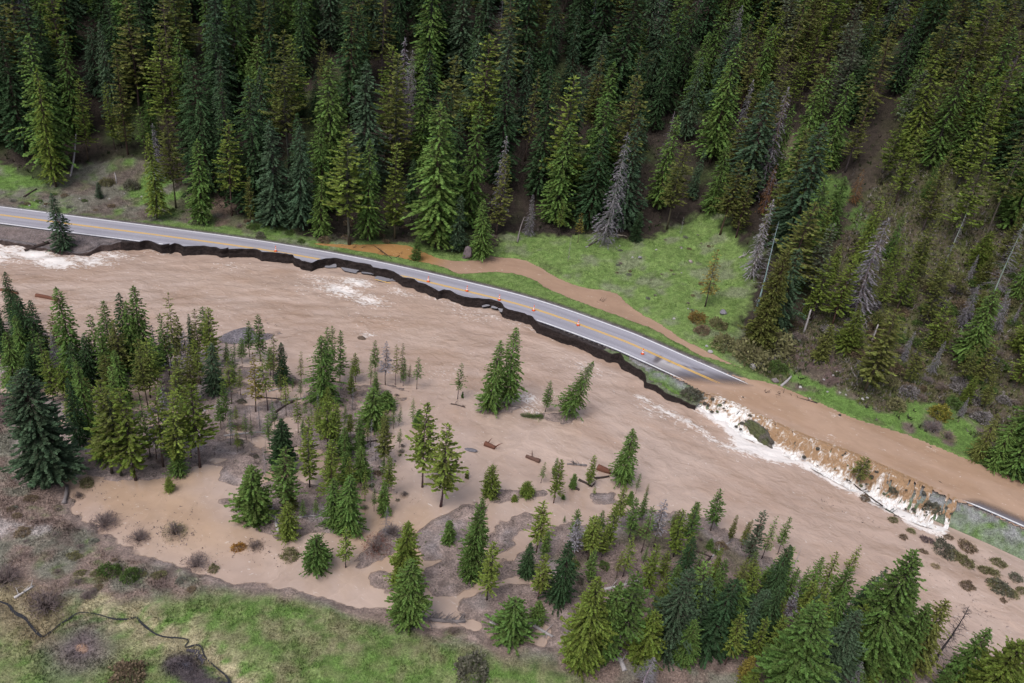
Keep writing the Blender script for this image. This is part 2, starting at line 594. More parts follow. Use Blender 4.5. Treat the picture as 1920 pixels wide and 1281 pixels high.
# low ground on the near side: islands, bars, bank
def dens(P):
    return chaikin(W(P), 2)
LANDS = {
 'bank': [(-420, 690), (-200, 705), (0, 728), (25, 752), (40, 790), (45, 830), (60, 870), (110, 888), (122, 915), (140, 955), (165, 977), (200, 1001),
          (240, 1026), (290, 1047), (330, 1061), (370, 1075), (430, 1092), (480, 1098), (530, 1101), (565, 1113), (600, 1125), (640, 1138),
          (690, 1144), (735, 1152), (780, 1170), (830, 1174), (870, 1172), (905, 1188), (940, 1205), (1000, 1210), (1060, 1215), (1300, 1240),
          (1600, 1290), (1700, 1400), (1700, 1900), (-900, 1900), (-900, 700)],
 'right': [(1030, 1090), (995, 1050), (1005, 1012), (1040, 988), (1090, 985), (1130, 985), (1160, 965), (1215, 958), (1300, 962), (1345, 985), (1375, 1008),
           (1420, 1038), (1470, 1065), (1500, 1085), (1530, 1115), (1570, 1130), (1620, 1150), (1690, 1190), (1745, 1250), (1765, 1300), (1760, 1500),
           (1300, 1500), (1040, 1240), (1015, 1215), (1045, 1195), (1030, 1160), (985, 1190), (940, 1195), (900, 1170), (860, 1145), (880, 1125), (915, 1112), (960, 1092)],
 'corner': [(1790, 1400), (1830, 1330), (1900, 1275), (2200, 1240), (2500, 1400), (2500, 1900), (1700, 1900)],
 'mid': [(438, 955), (470, 988), (520, 1006), (580, 1002), (630, 992), (668, 980), (650, 950), (600, 930), (560, 900), (520, 895), (490, 915), (465, 935)],
 'bar1': [(781, 1000), (805, 978), (828, 958), (875, 943), (919, 952), (905, 985), (870, 1015), (858, 1033), (795, 1056), (790, 1030)],
 'bar2': [(915, 1015), (925, 990), (945, 976), (993, 960), (1010, 965), (1000, 1000), (975, 1012), (936, 1033), (918, 1030)],
 'bar3': [(800, 1066), (830, 1058), (856, 1049), (900, 1060), (943, 1058), (985, 1030), (1020, 1040), (1010, 1075), (970, 1083), (896, 1085), (850, 1100), (815, 1110), (800, 1090)],
 'bar5': [(925, 930), (945, 917), (985, 912), (1025, 915), (1030, 935), (985, 941), (945, 941)],
 'bar6': [(665, 1064), (690, 1038), (695, 1012), (740, 995), (762, 1008), (745, 1032), (715, 1052)],
 'bar7': [(684, 1090), (709, 1069), (725, 1075), (740, 1095), (715, 1094)],
 'bar8': [(1110, 930), (1130, 922), (1155, 924), (1150, 938), (1120, 942)],
 'spit': [(420, 935), (440, 940), (452, 965), (445, 968), (430, 952)],
 'leaf': [(440, 860), (500, 858), (510, 880), (470, 905), (420, 905), (410, 880)],
}
MARSH = {
 'left': [(-420, 545), (0, 562), (60, 598), (110, 642), (200, 655), (300, 660), (400, 668), (470, 692), (540, 692), (565, 718), (600, 702), (640, 722), (700, 716),
          (765, 727), (770, 737), (740, 762), (700, 772), (680, 800), (600, 835), (560, 845), (480, 856), (440, 880), (380, 874),
          (330, 897), (250, 907), (190, 893), (150, 882), (120, 890), (60, 870), (45, 790), (30, 740), (0, 720), (-420, 685)],
 'centre': [(560, 700), (770, 735), (755, 800), (720, 850), (745, 900), (725, 960), (695, 990), (640, 1000), (600, 880), (560, 840)],
 'gravel': [(405, 627), (440, 612), (480, 612), (540, 620), (556, 628), (520, 638), (470, 650), (415, 646)],
 'islet': [(885, 765), (930, 748), (985, 762), (960, 776), (915, 780)],
 'islet2': [(985, 783), (1030, 775), (1080, 778), (1070, 790), (1020, 792)],
}
lowmask = TTg > np.where(SS < SEND, tw + 1.5, tt_ + 1.0)
LZ = np.full(XX.shape, BED)
SDL = {}
wob = (fbm(XX * 0.22, YY * 0.28, 31, 5) - 0.5) * 5.0
for kname, P in LANDS.items():
    s_ = sdist(dens(P), XX, YY) 
    SDL[kname] = s_
    sj = s_ + wob * (0.75 if kname not in ('bank', 'right') else 0.3) + (fbm(XX * 0.9, YY * 0.9, 33, 4) - .5) * 1.6
    cap = {'bank': 0.9, 'right': 0.55, 'corner': 0.5, 'mid': 0.35}.get(kname, 0.22)
    hgt = np.where(sj > 0, cap * (1 - np.exp(-np.maximum(sj, 0) * 0.16 / cap)), np.maximum(sj * 0.28, BED))
    hgt = hgt + np.where(sj > -0.6, (fbm(XX * 0.5, YY * 0.6, 37, 5) - 0.5) * (0.34 if kname != 'bank' else .2) * np.clip(sj + .6, 0, 1), 0)
    LZ = np.maximum(LZ, hgt)
for kname, P in MARSH.items():
    s_ = sdist(dens(P), XX, YY)
    SDL['m_' + kname] = s_
    sj = s_ + wob * 0.55
    nn = (fbm(XX * 0.2, YY * 0.3, 41, 6) - 0.5) * 1.7 + (NS - 0.5) * 0.35
    off = {'left': 0.02, 'centre': -0.05, 'gravel': 0.03, 'islet': 0.12, 'islet2': 0.02}[kname]
    hgt = np.minimum(np.where(sj > 0, off + nn * 0.5, BED), sj * 0.3)
    LZ = np.maximum(LZ, np.maximum(hgt, BED))
# far near-side ground keeps rising gently towards and past the camera
LZ = LZ + 0.02 * np.maximum(SDL['bank'] - 7.9, 0)
Z = np.where(lowmask, np.maximum(LZ, Z * 0 + BED), Z)

# small meadow creek trench
CREEK = [(-60, 1105), (0, 1126), (16, 1132), (25, 1145), (46, 1157), (57, 1171), (78, 1191), (96, 1180), (110, 1168), (128, 1157), (147, 1145), (179, 1147),
         (213, 1156), (243, 1156), (254, 1152), (268, 1167), (298, 1187), (339, 1192), (353, 1197), (346, 1210), (373, 1206),
         (385, 1230), (408, 1251), (424, 1265), (431, 1281), (440, 1330), (470, 1400)]
CRW, CRS = catmull(W(CREEK, 0.85), 0.35)
dC = np.full(XX.shape, 9.0)
mC = (XX < -5) & (YY < 75) & (YY > 30)
dC[mC] = seg_dist(CRW[::2], XX[mC], YY[mC])
Z = Z - 0.32 * (1 - smooth(0.25, 0.75, dC))
POOLS = {'pink': [(134, 1207), (150, 1200), (168, 1203), (172, 1222), (158, 1230), (138, 1226)],
         'dark': [(318, 1240), (345, 1232), (360, 1228), (368, 1245), (372, 1262), (400, 1281), (420, 1300), (395, 1300), (360, 1276), (345, 1258), (322, 1256)]}
SDP = {k_: sdist(dens(p_) if False else chaikin(W(p_, 0.85), 2), XX, YY) for k_, p_ in POOLS.items()}
for k_ in SDP:
    Z = np.where(SDP[k_] > -1.0, np.minimum(Z, 0.80 - 0.15 * SDP[k_]), Z)

def hz(x, y, A=None):
    A = Z if A is None else A
    x = np.asarray(x, float); y = np.asarray(y, float)
    i = np.clip(np.searchsorted(GX, x) - 1, 0, len(GX) - 2); j = np.clip(np.searchsorted(GY, y) - 1, 0, len(GY) - 2)
    u = np.clip((x - GX[i]) / (GX[i + 1] - GX[i]), 0, 1); v = np.clip((y - GY[j]) / (GY[j + 1] - GY[j]), 0, 1)
    return (A[j, i] * (1 - u) + A[j, i + 1] * u) * (1 - v) + (A[j + 1, i] * (1 - u) + A[j + 1, i + 1] * u) * v

def ground(px, py, lift=-0.02):
    """first hit of a view ray with ground or water"""
    c = np.array([px - CX, -(py - CY), -F]); w = R @ c
    w /= np.linalg.norm(w)
    t = np.arange(40, 520, 0.5)
    P = CAM + t[:, None] * w
    zz = np.maximum(hz(P[:, 0], P[:, 1]), lift)
    k_ = np.argmax(P[:, 2] < zz)
    if P[k_, 2] >= zz[k_]:
        k_ = len(t) - 1
    a, b = t[max(k_ - 1, 0)], t[k_]
    for _ in range(14):
        q = 0.5 * (a + b); p = CAM + q * w
        if p[2] < max(float(hz(p[0], p[1])), lift): b = q
        else: a = q
    p = CAM + b * w
    return np.array([p[0], p[1], max(float(hz(p[0], p[1])), lift)])

# ------------------------------------------------------------------ ground colours
def C3(*c): return np.array(c)
def lay(col, c, a):
    return col * (1 - a[..., None]) + np.asarray(c) * a[..., None]
FLOOR1, FLOOR2 = C3(.028, .021, .018), C3(.052, .04, .032)  # forest floor, darkened so its colour carries the shade between dense trees
GRASS, GRASS2, DRY = C3(.115, .195, .048), C3(.175, .24, .08), C3(.28, .245, .155)
SAGE, BRUSH, MUD, MUDW = C3(.22, .21, .17), C3(.25, .185, .16), C3(.27, .20, .17), C3(.15, .11, .10)
GRAV = C3(.20, .175, .18)
nA = fbm(XX * 0.08, YY * 0.08, 51, 4); nB = fbm(XX * 0.3, YY * 0.3, 61, 4); nC = fbm(XX * 1.1, YY * 1.1, 71, 3)
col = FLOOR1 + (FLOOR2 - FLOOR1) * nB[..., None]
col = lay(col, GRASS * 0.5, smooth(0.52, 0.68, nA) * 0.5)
# open meadow and verges
open_ = smooth(s_px(1290, 690), s_px(1480, 780), SS) * (1 - smooth(70, 110, DF))
col = lay(col, lay(np.broadcast_to(C3(.105, .085, .06), col.shape), C3(.10, .115, .04), smooth(.42, .6, nB * .5 + nC * .5)), open_ * .85)
def pxmask(P, z=None, soft=2.0):
    """polygon given by image points laid on the ground"""
    w = np.array([ground(*p)[:2] for p in P])
    return smooth(-soft * .6, soft * .6, sdist(chaikin(w, 1), XX, YY) + (nB - 0.5) * 4 + (nC - 0.5) * 3)
mead = pxmask([(925, 490), (930, 460), (960, 430), (1040, 445), (1130, 440), (1200, 455), (1240, 430), (1300, 405), (1350, 395), (1390, 440), (1425, 500), (1400, 580),
               (1375, 640), (1410, 695), (1340, 680), (1280, 645), (1180, 575), (1090, 545), (1000, 495)])
mcol = GRASS + (GRASS2 - GRASS) * nC[..., None]
mcol = lay(mcol, SAGE * 0.9, smooth(0.5, 0.72, nB) * 0.55)
col = lay(col, mcol, mead)
verge = smooth(0.0, 1.0, -TTg - HW - 0.9) * (DF < 1) * (1 - smooth(-0.5, 2.0, DF))
vcol = lay(GRASS + (GRASS2 - GRASS) * nC[..., None], SAGE, smooth(0.5, 0.7, nB) * 0.6 * (SS < s_px(640, 480)))
col = lay(col, vcol, verge)
lb = pxmask([(-300, 330), (0, 300), (60, 340), (130, 320), (190, 300), (290, 300), (340, 360), (420, 400), (560, 440), (600, 455), (400, 425), (0, 392), (-300, 360)])
lcol = lay(np.broadcast_to(SAGE * 0.75, col.shape), GRASS * 1.05, smooth(0.46, 0.62, nA * 0.5 + nB * 0.5))
lcol = lay(lcol, C3(.13, .095, .085), smooth(0.5, 0.7, fbm(XX * .2, YY * .2, 81, 4)) * 0.7)
col = lay(col, lcol, lb)
rb = pxmask([(1470, 700), (1500, 680), (1545, 690), (1590, 745), (1660, 770), (1740, 745), (1850, 790), (1860, 850), (1820, 865), (1700, 818), (1600, 785), (1500, 740)], soft=1.5)
rcol = lay(np.broadcast_to(GRASS * 1.05, col.shape), C3(.15, .115, .10), smooth(0.55, 0.7, nB))
col = lay(col, rcol, rb)
for P, cc in (([(1462, 275), (1480, 250), (1540, 235), (1590, 250), (1560, 290), (1500, 295)], DRY * 0.6),
              ([(1535, 330), (1580, 320), (1600, 360), (1570, 400), (1530, 380)], GRASS * 0.8),
              ([(1580, 390), (1640, 380), (1650, 440), (1600, 450)], GRASS * 0.7),
              ([(1480, 640), (1560, 650), (1600, 720), (1560, 730), (1470, 690)], C3(.115, .08, .075)),
              ([(395, 330), (440, 320), (430, 420), (405, 420)], C3(.17, .12, .095))):
    col = lay(col, cc, pxmask(P, soft=1.2) * 0.9)
# gravel edge of the pavement
col = lay(col, GRAV, (1 - smooth(HW + 0.5, HW + 1.6, np.abs(TTg))) * (np.abs(TTg) < HW + 2) * (0.4 + 0.6 * nC))
# overtopped / grassy slope below the road on the right
ecol = lay(np.broadcast_to(GRASS * .95, col.shape), C3(.25, .25, .255), smooth(0.22, 0.55, nB * 0.5 + nC * 0.5) * np.clip(1.25 - slope_u, 0, 1))
col = lay(col, ecol, emb.astype(float))
col = np.where(shoulder[..., None] & (SS > S1265 - 30)[..., None], ecol, col)
col = np.where(shoulder[..., None] & (SS < s_px(240, 440))[..., None], lay(np.broadcast_to(GRAV * 0.85, col.shape), C3(.17, .13, .12), nB), col)
# low ground
mud = lay(np.broadcast_to(C3(.345, .265, .24), col.shape), C3(.30, .255, .255), smooth(0.45, 0.65, nB))
mud = lay(mud, C3(.20, .155, .145), smooth(0.5, 0.66, fbm(XX * .5, YY * .5, 91, 4)) * 0.7)
mud = lay(mud, C3(.30, .235, .20), (1 - smooth(0.0, 0.25, Z)) * 0.35)
low = lowmask
col = np.where(low[..., None], mud, col)
rf = smooth(1, 4, SDL['right'] + wob)
col = lay(col, lay(np.broadcast_to(C3(.215, .16, .145), col.shape), C3(.14, .12, .085), smooth(.5, .65, nB)), rf * low)
gb = smooth(-0.5, 0.5, SDL['m_gravel'])
col = lay(col, C3(.20, .18, .20) * (0.7 + 0.6 * nC[..., None]), gb * low)
bk = smooth(-0.3, 1.2, SDL['bank'] + wob * 0.6) * low
brush = lay(np.broadcast_to(BRUSH, col.shape), SAGE * 0.95, smooth(0.42, 0.62, nB))
brush = lay(brush, GRASS * 0.8, smooth(0.52, 0.66, nA * .6 + nC * .4) * 0.7)
brush = lay(brush, C3(.10, .07, .065), smooth(0.62, 0.75, fbm(XX * .4, YY * .4, 101, 4)) * 0.7)
grn = lay(np.broadcast_to(GRASS * 1.12, col.shape), GRASS2 * 1.05, smooth(0.35, 0.6, nC))
grn = lay(grn, DRY * .9, smooth(0.4, 0.75, nB * .6 + nC * .4) * 0.8)
grn = lay(grn, SAGE * 1.05, smooth(0.58, 0.7, nA) * 0.5)
gz = [(-500, 1160), (0, 1165), (60, 1190), (100, 1150), (180, 1120), (260, 1135), (330, 1115), (400, 1105), (480, 1103), (540, 1106), (640, 1145), (720, 1168), (800, 1200),
      (900, 1215), (1000, 1240), (1100, 1270), (1250, 1330), (1300, 1700), (-900, 1700)]
gm = smooth(-1.6, 1.6, sdist(chaikin(W(gz, 0.8), 2), XX, YY) + (nB - 0.5) * 4)
bcol = lay(brush, grn, gm)
cm = (1 - smooth(0.6, 3.2, dC + (nB - 0.5) * 2.5))
bcol = lay(bcol, DRY * 1.35, cm * smooth(0.25, 0.55, nC))
bcol = lay(bcol, C3(.16, .115, .07), (1 - smooth(0, 3, seg_dist(W([(0, 1140), (70, 1195), (90, 1140), (30, 1110)], 0.8), XX, YY))) * 0.6)
sand = sdist(chaikin(W([(-60, 990), (-20, 965), (30, 975), (100, 985), (95, 1000), (40, 1005), (-30, 1015)], 0.6), 2), XX, YY) + (nC - .5) * 4
bcol = lay(bcol, C3(.48, .43, .42), smooth(0, 1, sand) * 0.8)
sand2 = sdist(chaikin(W([(20, 880), (60, 895), (90, 905), (80, 925), (40, 905), (15, 895)], 0.6), 2), XX, YY) + (nC - .5) * 4
bcol = lay(bcol, C3(.42, .37, .36), smooth(0, 1, sand2) * 0.6)
for k_, rr in (('pink', 4.0), ('dark', 1.2)):
    bcol = lay(bcol, C3(.17, .135, .14) if k_ == 'pink' else C3(.08, .065, .07), 1 - smooth(0, rr, -SDP[k_] + (nB - .5) * 3))
col = lay(col, bcol, bk)
# the wet margin at water level is dark
wet = np.where(low, 1 - smooth(0.02, 0.20, Z), 0)
col = lay(col, MUDW, (wet * 0.4))
wet = np.clip(wet, 0, 1)
col = np.clip(col, 0.01, 0.9)

ny, nx = XX.shape
idx = np.arange(ny * nx).reshape(ny, nx)
def quads(mask=None):
    q = np.stack([idx[:-1, :-1], idx[:-1, 1:], idx[1:, 1:], idx[1:, :-1]], -1).reshape(-1, 4)
    if mask is not None:
        q = q[mask.reshape(-1)]
    return q
me = mesh_np('ground', np.stack([XX, YY, Z], -1).reshape(-1, 3), quads(), [MAT_GROUND], True,
             {'Col': ('FLOAT_COLOR', col.reshape(-1, 3)), 'wet': ('FLOAT', wet)})
link('ground', me, kind='structure', label='forested hillside, grassy verge and muddy river flats', cat='ground')

# ------------------------------------------------------------------ river
def compact(V, Q, attrs):
    u, inv = np.unique(Q, return_inverse=True)
    return V[u], inv.reshape(Q.shape), {k_: (t_, a_.reshape(len(V), -1)[u]) for k_, (t_, a_) in attrs.items()}

rv = (TTg > np.where(SS < SEND, tw - 1.2, tt_ - 2.5)) & (Z < 0.3) & (np.abs(XX) < 200) & (YY > 10) & (YY < 330)
cell = rv[:-1, :-1] | rv[1:, :-1] | rv[:-1, 1:] | rv[1:, 1:]
FOAMS = [(60, 478, 4, .9), (110, 492, 4, 1.0), (165, 488, 4, .8), (30, 468, 4, .7), (215, 478, 3.5, .45), (300, 472, 3, .35), (640, 545, 4, .8), (668, 530, 3, .8), (690, 562, 4, .6),
         (600, 525, 3.5, .4), (750, 548, 3, .4), (430, 500, 4, .2), (560, 540, 5, .15), (985, 745, 2.5, .6), (1000, 770, 2, .5), (880, 590, 4, .25), (1100, 690, 4, .25),
         (1230, 775, 3, .3), (1290, 800, 3, .3), (-40, 470, 8, .9), (830, 700, 4, .15), (700, 600, 5, .15), (685, 628, 1.6, .6)]
foam = np.zeros(XX.shape)
for px, py, r_, a_ in FOAMS:
    p = W([(px, py)])[0]
    s0, t0 = st_of(p[:1], p[1:])
    d = np.hypot((SS - s0) / 1.9, (TTg - t0))
    foam = np.maximum(foam, a_ * (1 - smooth(0, r_, d)))
LINES = [([(1195, 742), (1235, 765), (1290, 792), (1350, 832), (1400, 850), (1450, 858)], 1.6, .6),
         ([(1312, 766), (1345, 787), (1375, 812), (1400, 832), (1430, 850), (1465, 862), (1490, 862), (1530, 880), (1590, 912), (1650, 942), (1700, 970), (1760, 995)], 2.0, 1.1),
         ([(1395, 832), (1440, 850), (1490, 855)], 3.2, 1.2),
         ([(800, 556), (900, 585), (1000, 618), (1080, 650)], 1.5, .3)]
for P, wd, a_ in LINES:
    d = seg_dist(W(P), XX, YY)
    foam = np.maximum(foam, a_ * (1 - smooth(0, wd, d)))
foam = foam * (0.55 + 0.9 * fbm(SS * 0.5, TTg * 1.1, 111, 3))
deepm = smooth(0.15, 0.7, -Z)
tw_eff = np.where(SS < SEND, tw, tt_)
main = (1 - smooth(18, 48, TTg - tw_eff)) * deepm
wv = (fbm(SS * 0.45 + TTg * 0.35, TTg * 0.6, 121, 4) - 0.5)
wv2 = 1 - np.abs(2 * fbm(SS * 0.16 + TTg * 0.22, TTg * 0.34, 131, 3) - 1)
amp = 0.02 + 0.16 * main + 0.55 * np.clip(foam, 0, 1)
rz = wv * amp * 1.6 + (wv2 - 0.7) * 0.16 * main
rz = rz * smooth(-0.02, 0.5, -Z) - 0.01
flow = np.stack([SS, TTg, np.zeros_like(SS)], -1)
WC1, WC2, WC3 = C3(.425, .31, .25), C3(.465, .35, .29), C3(.42, .25, .125)
turb = np.clip(0.22 + 0.9 * main + foam, 0, 1.3)
rc = lay(np.broadcast_to(WC1, col.shape), WC2, smooth(0.35, 0.65, fbm(SS * 0.05, TTg * 0.12, 141, 4)))
rc = lay(rc, C3(.365, .25, .185), main * smooth(0.45, 0.75, fbm(SS * 0.12 + TTg * 0.1, TTg * 0.25, 151, 4)) * 0.7)
# quieter, more orange backwater
bw = smooth(1.0, 6.0, 8 - np.abs(np.clip(sdist(chaikin(W([(120, 880), (300, 860), (600, 880), (760, 960), (1010, 1060), (1040, 1090), (850, 1150), (700, 1150), (400, 1080), (200, 990)]), 2), XX, YY), -8, 8) - 8) / 2)
rc = lay(rc, C3(.44, .30, .195), np.clip(bw, 0, 1) * 0.6 * smooth(.35, .65, fbm(XX * .1, YY * .14, 161, 4)))
V = np.stack([XX, YY, rz], -1).reshape(-1, 3)
Vv, Qq, At = compact(V, quads(cell), {'flow': ('FLOAT_VECTOR', flow.reshape(-1, 3)), 'Col': ('FLOAT_COLOR', rc.reshape(-1, 3)),
                                       'foam': ('FLOAT', foam.reshape(-1, 1)), 'turb': ('FLOAT', turb.reshape(-1, 1)), 'depth': ('FLOAT', (rz - Z).reshape(-1, 1))})
me = mesh_np('river', Vv, Qq, [MAT_RIVER], True, At)
link('river', me, kind='structure', label='wide muddy brown river in flood', cat='river')

# flood sheet on the road and ditch water
rsurf = np.where(np.abs(TTg) < HW + 0.3, zroad(SS, TTg), Z)
fl = (sdF > -0.35) & (SS > S1265 - 4)
cell = fl[:-1, :-1] & fl[1:, :-1] & fl[:-1, 1:] & fl[1:, 1:]
ff = np.zeros(XX.shape)
for px, py, r_, a_ in ((1392, 748, 1.2, .4), (1565, 779, 1.5, .45), (1745, 840, 1.5, .3), (1560, 826, 3, .2)):
    p = W([(px, py)], ZF)[0]
    ff = np.maximum(ff, a_ * (1 - smooth(0, r_, np.hypot(XX - p[0], YY - p[1]))))
fc = lay(np.broadcast_to(C3(.40, .265, .185), col.shape), C3(.44, .30, .22), smooth(.4, .6, fbm(SS * .08, TTg * .3, 171, 3)))
fz = ZF + (fbm(SS * .5, TTg * 1.0, 181, 3) - .5) * 0.05 * smooth(0.02, 0.2, ZF - rsurf)
V = np.stack([XX, YY, fz], -1).reshape(-1, 3)
Vv, Qq, At = compact(V, quads(cell), {'flow': ('FLOAT_VECTOR', flow.reshape(-1, 3)), 'Col': ('FLOAT_COLOR', fc.reshape(-1, 3)),
                                       'foam': ('FLOAT', ff.reshape(-1, 1)), 'turb': ('FLOAT', np.full((XX.size, 1), .5)), 'depth': ('FLOAT', (fz - rsurf).reshape(-1, 1))})
me = mesh_np('flood_water', Vv, Qq, [MAT_FLOOD], True, At)
link('flood_water', me, kind='structure', label='sheet of brown floodwater lying over the drowned road', cat='water')

dm = (sdD > -1.6) & (TTg < -HW - 0.4) & (SS < SX1 + 12)
cell = dm[:-1, :-1] & dm[1:, :-1] & dm[:-1, 1:] & dm[1:, 1:]
zw = zditch(SS) - 0.01 + (NS - .5) * 0.02
orange = 1 - smooth(s_px(800, 470, 1.6), s_px(860, 490, 1.6), SS)
dc = lay(np.broadcast_to(C3(.40, .265, .19), col.shape), C3(.43, .235, .085), orange * 0.9)
V = np.stack([XX, YY, zw], -1).reshape(-1, 3)
Vv, Qq, At = compact(V, quads(cell), {'flow': ('FLOAT_VECTOR', flow.reshape(-1, 3)), 'Col': ('FLOAT_COLOR', dc.reshape(-1, 3)),
                                       'foam': ('FLOAT', np.zeros((XX.size, 1))), 'depth': ('FLOAT', (zw - Z).reshape(-1, 1))})
me = mesh_np('ditch_water', Vv, Qq, [MAT_FLOOD], True, At)
link('ditch_water', me, kind='structure', label='brown overflow stream in the grassy ditch behind the road', cat='water')

# creek ribbon and pools in the meadow
def sheet_from_mask(name, msk, zlev, c, label):
    cell = msk[:-1, :-1] & msk[1:, :-1] & msk[:-1, 1:] & msk[1:, 1:]
    zz = np.full(XX.shape, zlev) if np.isscalar(zlev) else zlev
    V = np.stack([XX, YY, zz], -1).reshape(-1, 3)
    Vv, Qq, At = compact(V, quads(cell), {'flow': ('FLOAT_VECTOR', flow.reshape(-1, 3)), 'Col': ('FLOAT_COLOR', np.broadcast_to(np.array(c), col.shape).reshape(-1, 3)),
                                           'foam': ('FLOAT', np.zeros((XX.size, 1))), 'depth': ('FLOAT', (zz - Z).reshape(-1, 1) )})
    if len(Qq):
        link(name, mesh_np(name, Vv, Qq, [MAT_FLOOD], True, At), kind='structure', label=label, cat='water')
sheet_from_mask('meadow_pool', SDP['pink'] > -1.2, 0.78, (.42, .26, .18), 'small pinkish puddle in the wet meadow')
sheet_from_mask('meadow_pool', SDP['dark'] > -1.0, 0.76, (.06, .05, .06), 'dark narrow pool beside the meadow creek')
n_ = len(CRW)
tc = np.gradient(CRW, axis=0); tc /= np.linalg.norm(tc, axis=1)[:, None]
nc = np.stack([-tc[:, 1], tc[:, 0]], -1)
wd = 0.05 + 0.17 * vnoise(CRS * 0.6, CRS * 0, 5) ** 2
cz = hz(CRW[:, 0], CRW[:, 1]) + 0.12
cz = np.convolve(np.pad(cz, 5, mode='edge'), np.ones(11) / 11, 'valid')
V = np.vstack([np.c_[CRW + nc * wd[:, None], cz], np.c_[CRW - nc * wd[:, None], cz]])
q = np.stack([np.arange(n_ - 1), np.arange(1, n_), np.arange(1, n_) + n_, np.arange(n_ - 1) + n_], -1)
m = Mat('dark_creek_water'); m.bump(m.noise(m.geo(), 3, 3), 0.2, 0.05)
MAT_CREEK = m.fin((.03, .03, .035), 0.35, 0.3)
link('meadow_creek', mesh_np('meadow_creek', V, q, [MAT_CREEK], True), kind='structure', label='narrow dark creek winding through the meadow grass', cat='creek')

# ------------------------------------------------------------------ road
sa, sb = CS[0], CS[-1]
s_arr = np.arange(sa, sb, 0.25)
lim = np.where(s_arr < SEND, t_wall(s_arr), 1e9) + (vnoise(s_arr * 1.6, s_arr * 0, 9) - 0.5) * 0.25 * (t_wall(s_arr) < HW + 0.3)
tmax = np.minimum(HW + 0.25, lim)
NT = 15
tg = -HW - 0.25 + (tmax + HW + 0.25)[:, None] * np.linspace(0, 1, NT)[None]
sg = np.broadcast_to(s_arr[:, None], tg.shape)
x, y = xy_of(sg, tg)
z = zroad(sg, tg)
ns = len(s_arr)
Vt = np.stack([x, y, z], -1).reshape(-1, 3)
ids = np.arange(ns * NT).reshape(ns, NT)
Q = np.stack([ids[:-1, :-1], ids[1:, :-1], ids[1:, 1:], ids[:-1, 1:]], -1).reshape(-1, 4)[:, ::-1]
def px_on_road(P, soft):
    w = W(P, 1.85)
    return smooth(-soft, soft, sdist(w, x, y))
wetr = np.zeros(x.shape)
for P in ([(1224, 678), (1230, 667), (1240, 667), (1241, 675), (1232, 681)], [(1250, 677), (1258, 676), (1261, 680), (1254, 681)],
          [(1213, 658), (1219, 660), (1262, 681), (1320, 694), (1318, 697), (1260, 682)], [(1215, 661), (1219, 661), (1217, 664)]):
    wetr = np.maximum(wetr, px_on_road(P, 0.25))
wetr = np.maximum(wetr, smooth(-0.05, 0.03, ZF - z + 0.02) * (sg > S1265 - 5) * (sg < S1850 + 10))
silt = px_on_road([(1222, 690), (1235, 672), (1262, 682), (1281, 690), (1266, 702), (1240, 694)], 0.8) * 0.8
att = {'st': ('FLOAT_VECTOR', np.stack([sg, tg, np.zeros_like(sg)], -1).reshape(-1, 3)), 'wet': ('FLOAT', wetr), 'silt': ('FLOAT', silt)}
road = link('road', mesh_np('road', Vt, Q, [MAT_ROAD], False, att), kind='structure', label='two-lane asphalt road undercut along its river side', cat='road')
# broken thickness of the slab
def skirt(name, tline, side):
    xs, ys = xy_of(s_arr, tline)
    zt = zroad(s_arr, tline)
    inset = 0.12 * (vnoise(s_arr * 2.3, s_arr * 0, 4))
    xi, yi = xy_of(s_arr, tline - side * inset)
    V = np.vstack([np.c_[xs, ys, zt - 0.001], np.c_[xi, yi, zt - 0.16]])
    n = len(s_arr)
    q = np.stack([np.arange(n - 1), np.arange(1, n), np.arange(1, n) + n, np.arange(n - 1) + n], -1)
    return link(name, mesh_np(name, V, q, [MAT_EDGE]), road)
skirt('pavement_edge', tg[:, -1], 1)
skirt('pavement_edge', tg[:, 0], -1)
def stripe(name, t0, width, mat, gap=False):
    ok = (tmax > t0 + width / 2 + 0.02)
    xs, ys = xy_of(s_arr, np.full(ns, t0 - width / 2)); x2, y2 = xy_of(s_arr, np.full(ns, t0 + width / 2))
    zz = zroad(s_arr, t0) + 0.006
    V = np.vstack([np.c_[xs, ys, zz], np.c_[x2, y2, zz]])
    i = np.arange(ns - 1)
    i = i[ok[:-1] & ok[1:]]
    q = np.stack([i, i + ns, i + 1 + ns, i + 1], -1)
    return link(name, mesh_np(name, V, q, [mat]), road)
stripe('edge_line', -HW + 0.08, 0.26, MAT_WHITE)
stripe('edge_line', HW - 0.08, 0.26, MAT_WHITE)
stripe('centre_line', -0.16, 0.2, MAT_YELLOW)
stripe('centre_line', 0.16, 0.2, MAT_YELLOW)

# eroded bank below the broken edge
sw = np.arange(WS[0], SEND + 0.5, 0.22)
twl = t_wall(sw) + (vnoise(sw * 1.6, sw * 0, 9) - 0.5) * 0.25
pave = smooth(HW + 0.6, HW + 0.2, twl)
ptop = np.where(twl < HW + 0.5, zroad(sw, twl) - 0.14, zroad(sw, np.minimum(twl, 6)) - 0.15 - 0.22 * (np.minimum(twl, 12) - HW - 0.5))
rows = []
cols_ = []
n1 = fbm(sw * 0.35, sw * 0, 201, 3); n2 = fbm(sw * 1.3, sw * 0, 211, 3)
left = sw < s_px(240, 440); right = sw > s_px(1150, 640)
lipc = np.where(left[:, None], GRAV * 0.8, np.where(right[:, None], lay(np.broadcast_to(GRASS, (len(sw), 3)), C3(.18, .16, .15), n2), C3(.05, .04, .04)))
soil = np.where(left[:, None], C3(.07, .05, .046), C3(.027, .0195, .0185))  # near-black tone: wet soil, with the overhang's shade put into the colour
for dt, dz in ((-1.7, 0.03), (-0.8, 0.03), (-0.2, 0.01)):
    rows.append((twl + dt, ptop + dz)); cols_.append(lipc)
NR = 9
